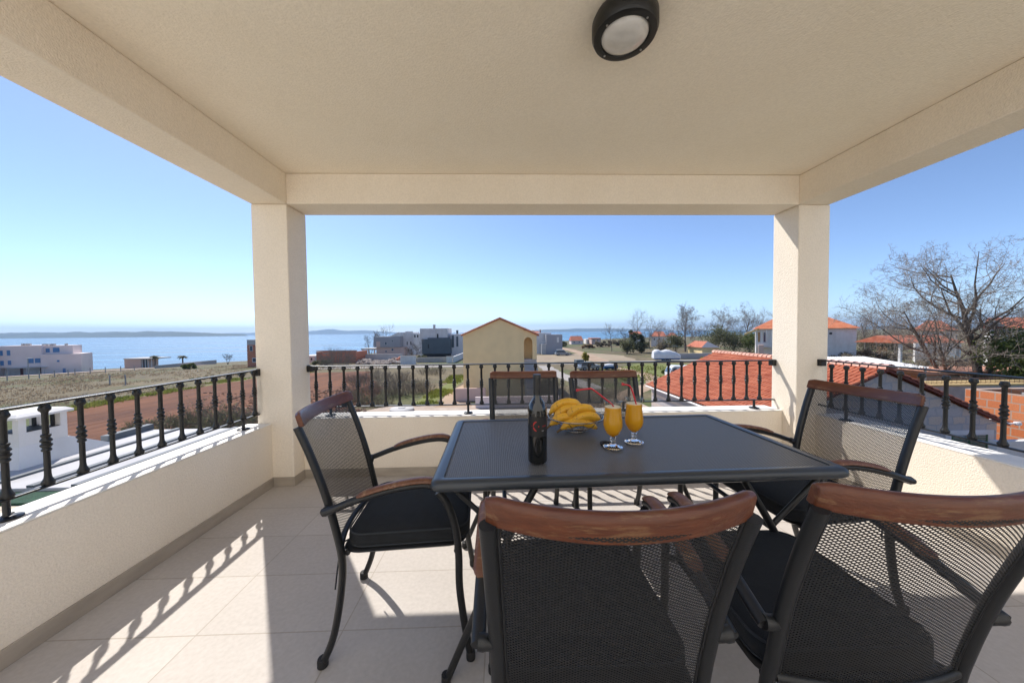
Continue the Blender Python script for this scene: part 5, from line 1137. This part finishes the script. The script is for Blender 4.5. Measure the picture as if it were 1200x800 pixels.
def section_body(t, name, m, prof, wd, inset=.1, taper=.12):
    """prof: side outline in x, z; skinned across the width with rounded flanks"""
    n = len(prof); cz = sum(p[1] for p in prof)/n; cx = sum(p[0] for p in prof)/n; lo = []
    for yy, k in ((-wd/2, 1-taper), (-wd/2+inset, 1), (wd/2-inset, 1), (wd/2, 1-taper)): lo.append([Vector((cx+(x-cx)*(.985 if k < 1 else 1), yy, cz+(z-cz)*k)) for x, z in prof])
    m_ = MB(); m_.rings(lo); return m_.build(name, m, t, smooth=35)
t = thing('parked_car', 'dark estate car with light bonnet parked by the concrete drive', 'car', ground_at(690, 63), radians(14))
section_body(t, 'body', M['silver'], [(-2.1, .35), (2.1, .35), (2.15, .75), (1.95, .95), (.9, 1.02), (-2.0, 1.02), (-2.15, .7)], 1.75)
section_body(t, 'cabin', M['carpaint'], [(-1.95, 1.0), (1.05, 1.0), (.35, 1.52), (-1.6, 1.55)], 1.55)
for y in (-.79, .79):
    m_ = MB(); m_.prism([(-1.75, 1.06), (.75, 1.06), (.28, 1.42), (-1.55, 1.45)], y-.012, y+.012, 'y'); m_.build('side_window', M['glasspane'], t)
    for x in (-1.35, 1.35): wheel(t, x, y*1.02)
    m_ = MB(); m_.lathe([(0, 0), (.09, .02), (.1, .06), (0, .08)], 10, (2.08, y*.7, .68)); m_.build('headlight', M['white'], t)
t = thing('box_trailer', 'small dark box trailer standing left of the dark estate car', 'trailer', ground_at(678.5, 66), radians(10))
m_ = MB(); m_.box(-.8, .8, -.7, .7, .55, 1.75); m_.build('box', M['slate'], t, bevel=.05); m_ = MB(); m_.tube([(.8, 0, .5), (1.6, 0, .5)], .05, 6); m_.build('drawbar', M['iron'], t)
for y in (-.72, .72): wheel(t, 0, y, .28)
t = thing('covered_dinghy', 'little boat wrapped in white with a blue hull by the dirt track', 'boat', ground_at(715.5, 63), radians(5))
m_ = MB(); lo = []
for k in range(9):
    x = -1.4+2.8*k/8; q = (1-abs(k-3.2)/5.5)**.5; lo.append([Vector((x, .62*q*cos(a), .70+.50*q*(sin(a) if sin(a) > 0 else 0))) for a in [2*pi*j/12 for j in range(12)]])
m_.rings(lo); m_.build('cover', M['tarp'], t, smooth=60)
m_ = MB(); lo = []
for k in range(9):
    x = -1.4+2.8*k/8; q = (1-abs(k-3.2)/5.5)**.5; lo.append([Vector((x, .6*q, .72)), Vector((x, .5*q, .35)), Vector((x, 0, .2)), Vector((x, -.5*q, .35)), Vector((x, -.6*q, .72))])
m_.rings(lo); m_.build('hull', M['bluetarp'], t, smooth=60); m_ = MB(); m_.box(-.9, -.6, -.5, .5, 0, .34); m_.box(.3, .6, -.5, .5, 0, .34); m_.build('cradle', M['bark'], t)
t = thing('covered_boat', 'big boat under a white tarpaulin on a trailer before the blue grey wall', 'boat', ground_at(781, 80), radians(-8))
m_ = MB(); lo = []; rnd = random.Random(4)
for k in range(16):
    x = -3.2+6.4*k/15; top = 2.62+.08*sin(k*1.1)-1.15*max(0, (k-9)/6)**1.2-(.25 if k == 0 else 0)+(.12 if 1 < k < 4 else 0); wd = 1.05 if k < 12 else 1.05-.16*(k-11)
    lo.append([Vector((x+rnd.uniform(-.05, .05), wd*c*rnd.uniform(.96, 1.04), .65+(top-.65)*s_*rnd.uniform(.96, 1.04))) for c, s_ in ((-1, 0), (-1.05, .45), (-.72, .86), (-.2, 1), (.2, 1), (.72, .86), (1.05, .45), (1, 0))])
m_.rings(lo); m_.build('tarpaulin', M['tarp'], t, smooth=50)
m_ = MB(); m_.box(-2.9, 2.9, -.9, .9, .35, .64); m_.build('hull', M['bluetarp'], t, bevel=.1)
for x in (-.6, .4):
    for y in (-.95, .95): wheel(t, x, y, .3)
t = thing('white_truck', 'white truck with its cab showing above the red tiled roof edge', 'truck', ground_at(797, 47), radians(-6))
section_body(t, 'cab', M['whitepaint'], [(-1.75, .5), (-.2, .5), (-.2, 2.35), (-1.1, 2.4), (-1.45, 2.2), (-1.8, 1.35)], 1.95, .08, .05)
section_body(t, 'load_box', M['whitepaint'], [(-.12, .8), (3.4, .8), (3.4, 2.35), (-.12, 2.35)], 2.0, .05, .03)
m_ = MB(); m_.prism([(-1.74, 1.42), (-1.80, 1.42), (-1.47, 2.14), (-1.41, 2.14)], -.85, .85, 'y'); m_.build('windscreen', M['glasspane'], t)
for y in (-.98, .98):
    m_ = MB(); m_.prism([(-1.5, 1.42), (-.85, 1.42), (-.85, 2.1), (-1.28, 2.1)], y-.012, y+.012, 'y'); m_.build('side_window', M['glasspane'], t)
    m_ = MB(); m_.box(-1.62, -1.56, y*1.05, y*1.05+.22*(1 if y > 0 else -1), 1.3, 1.7); m_.build('mirror', M['iron'], t)
    for x in (-1.1, 2.3): wheel(t, x, y*.93, .40)
t = thing('parked_car', 'pale car parked beside the grey house right of the yellow house', 'car', ground_at(659, 102), radians(4))
section_body(t, 'body', M['silver'], [(-2.3, .35), (2.2, .35), (2.25, .75), (1.3, 1.0), (-2.2, 1.0), (-2.35, .7)], 1.8); section_body(t, 'cabin', M['glasspane'], [(-2.1, 1.0), (1.0, 1.0), (.3, 1.75), (-1.9, 1.78)], 1.6)
m_ = MB(); m_.box(-1.8, .25, -.75, .75, 1.76, 1.83); m_.build('roof_panel', M['whitepaint'], t, bevel=.03)
for y in (-.8, .8):
    for x in (-1.4, 1.4): wheel(t, x, y)
# posts, lamps
t = thing('street_lamp', 'tall grey lamp post before the pink apartments', 'lamp post', ground_at(31.5, 74)); m_ = MB(); m_.tube([(0, 0, -.3), (0, 0, 4.4)], [.09, .06], 8); m_.build('pole', M['concrete'], t); m_ = MB(); m_.box(-.1, .9, -.12, .12, 4.4, 4.52); m_.build('lamp_head', M['whitegrey'], t)
t0 = None
for k, u in enumerate((6, 44, 62, 78, 86, 104, 122, 140, 156, 126.5, 145)):
    Y = 70+k*4 if k < 9 else 52
    if t0 is None:
        m_ = MB(); m_.box(-.06, .06, -.06, .06, -.3, 1.5); m_.box(-.08, .08, -.08, .08, 1.5, 1.56); t0 = o = m_.build('fence_post', M['concrete']); tag(o, 'thin grey fence post standing in the dry meadow', 'post', 'fence posts in the meadow')
    else: o = t0.copy(); COL.objects.link(o)
    o.location = ground_at(u, Y)

# ------------------------------------------------------------------ the air
hz = MB(); hz.box(-13400, 13400, -13400, 13400, SEA-13.5, 260)
mh = bpy.data.materials.new('sea haze'); mh.use_nodes = True; N = mh.node_tree.nodes; N.remove(N['Principled BSDF'])
pv = N.new('ShaderNodeVolumePrincipled'); pv.inputs['Color'].default_value = (.42, .62, .90, 1); pv.inputs['Density'].default_value = 1.1e-4; pv.inputs['Anisotropy'].default_value = .2
mh.node_tree.links.new(pv.outputs[0], N['Material Output'].inputs['Volume'])
o = hz.build('haze', mh); tag(o, kind='stuff')
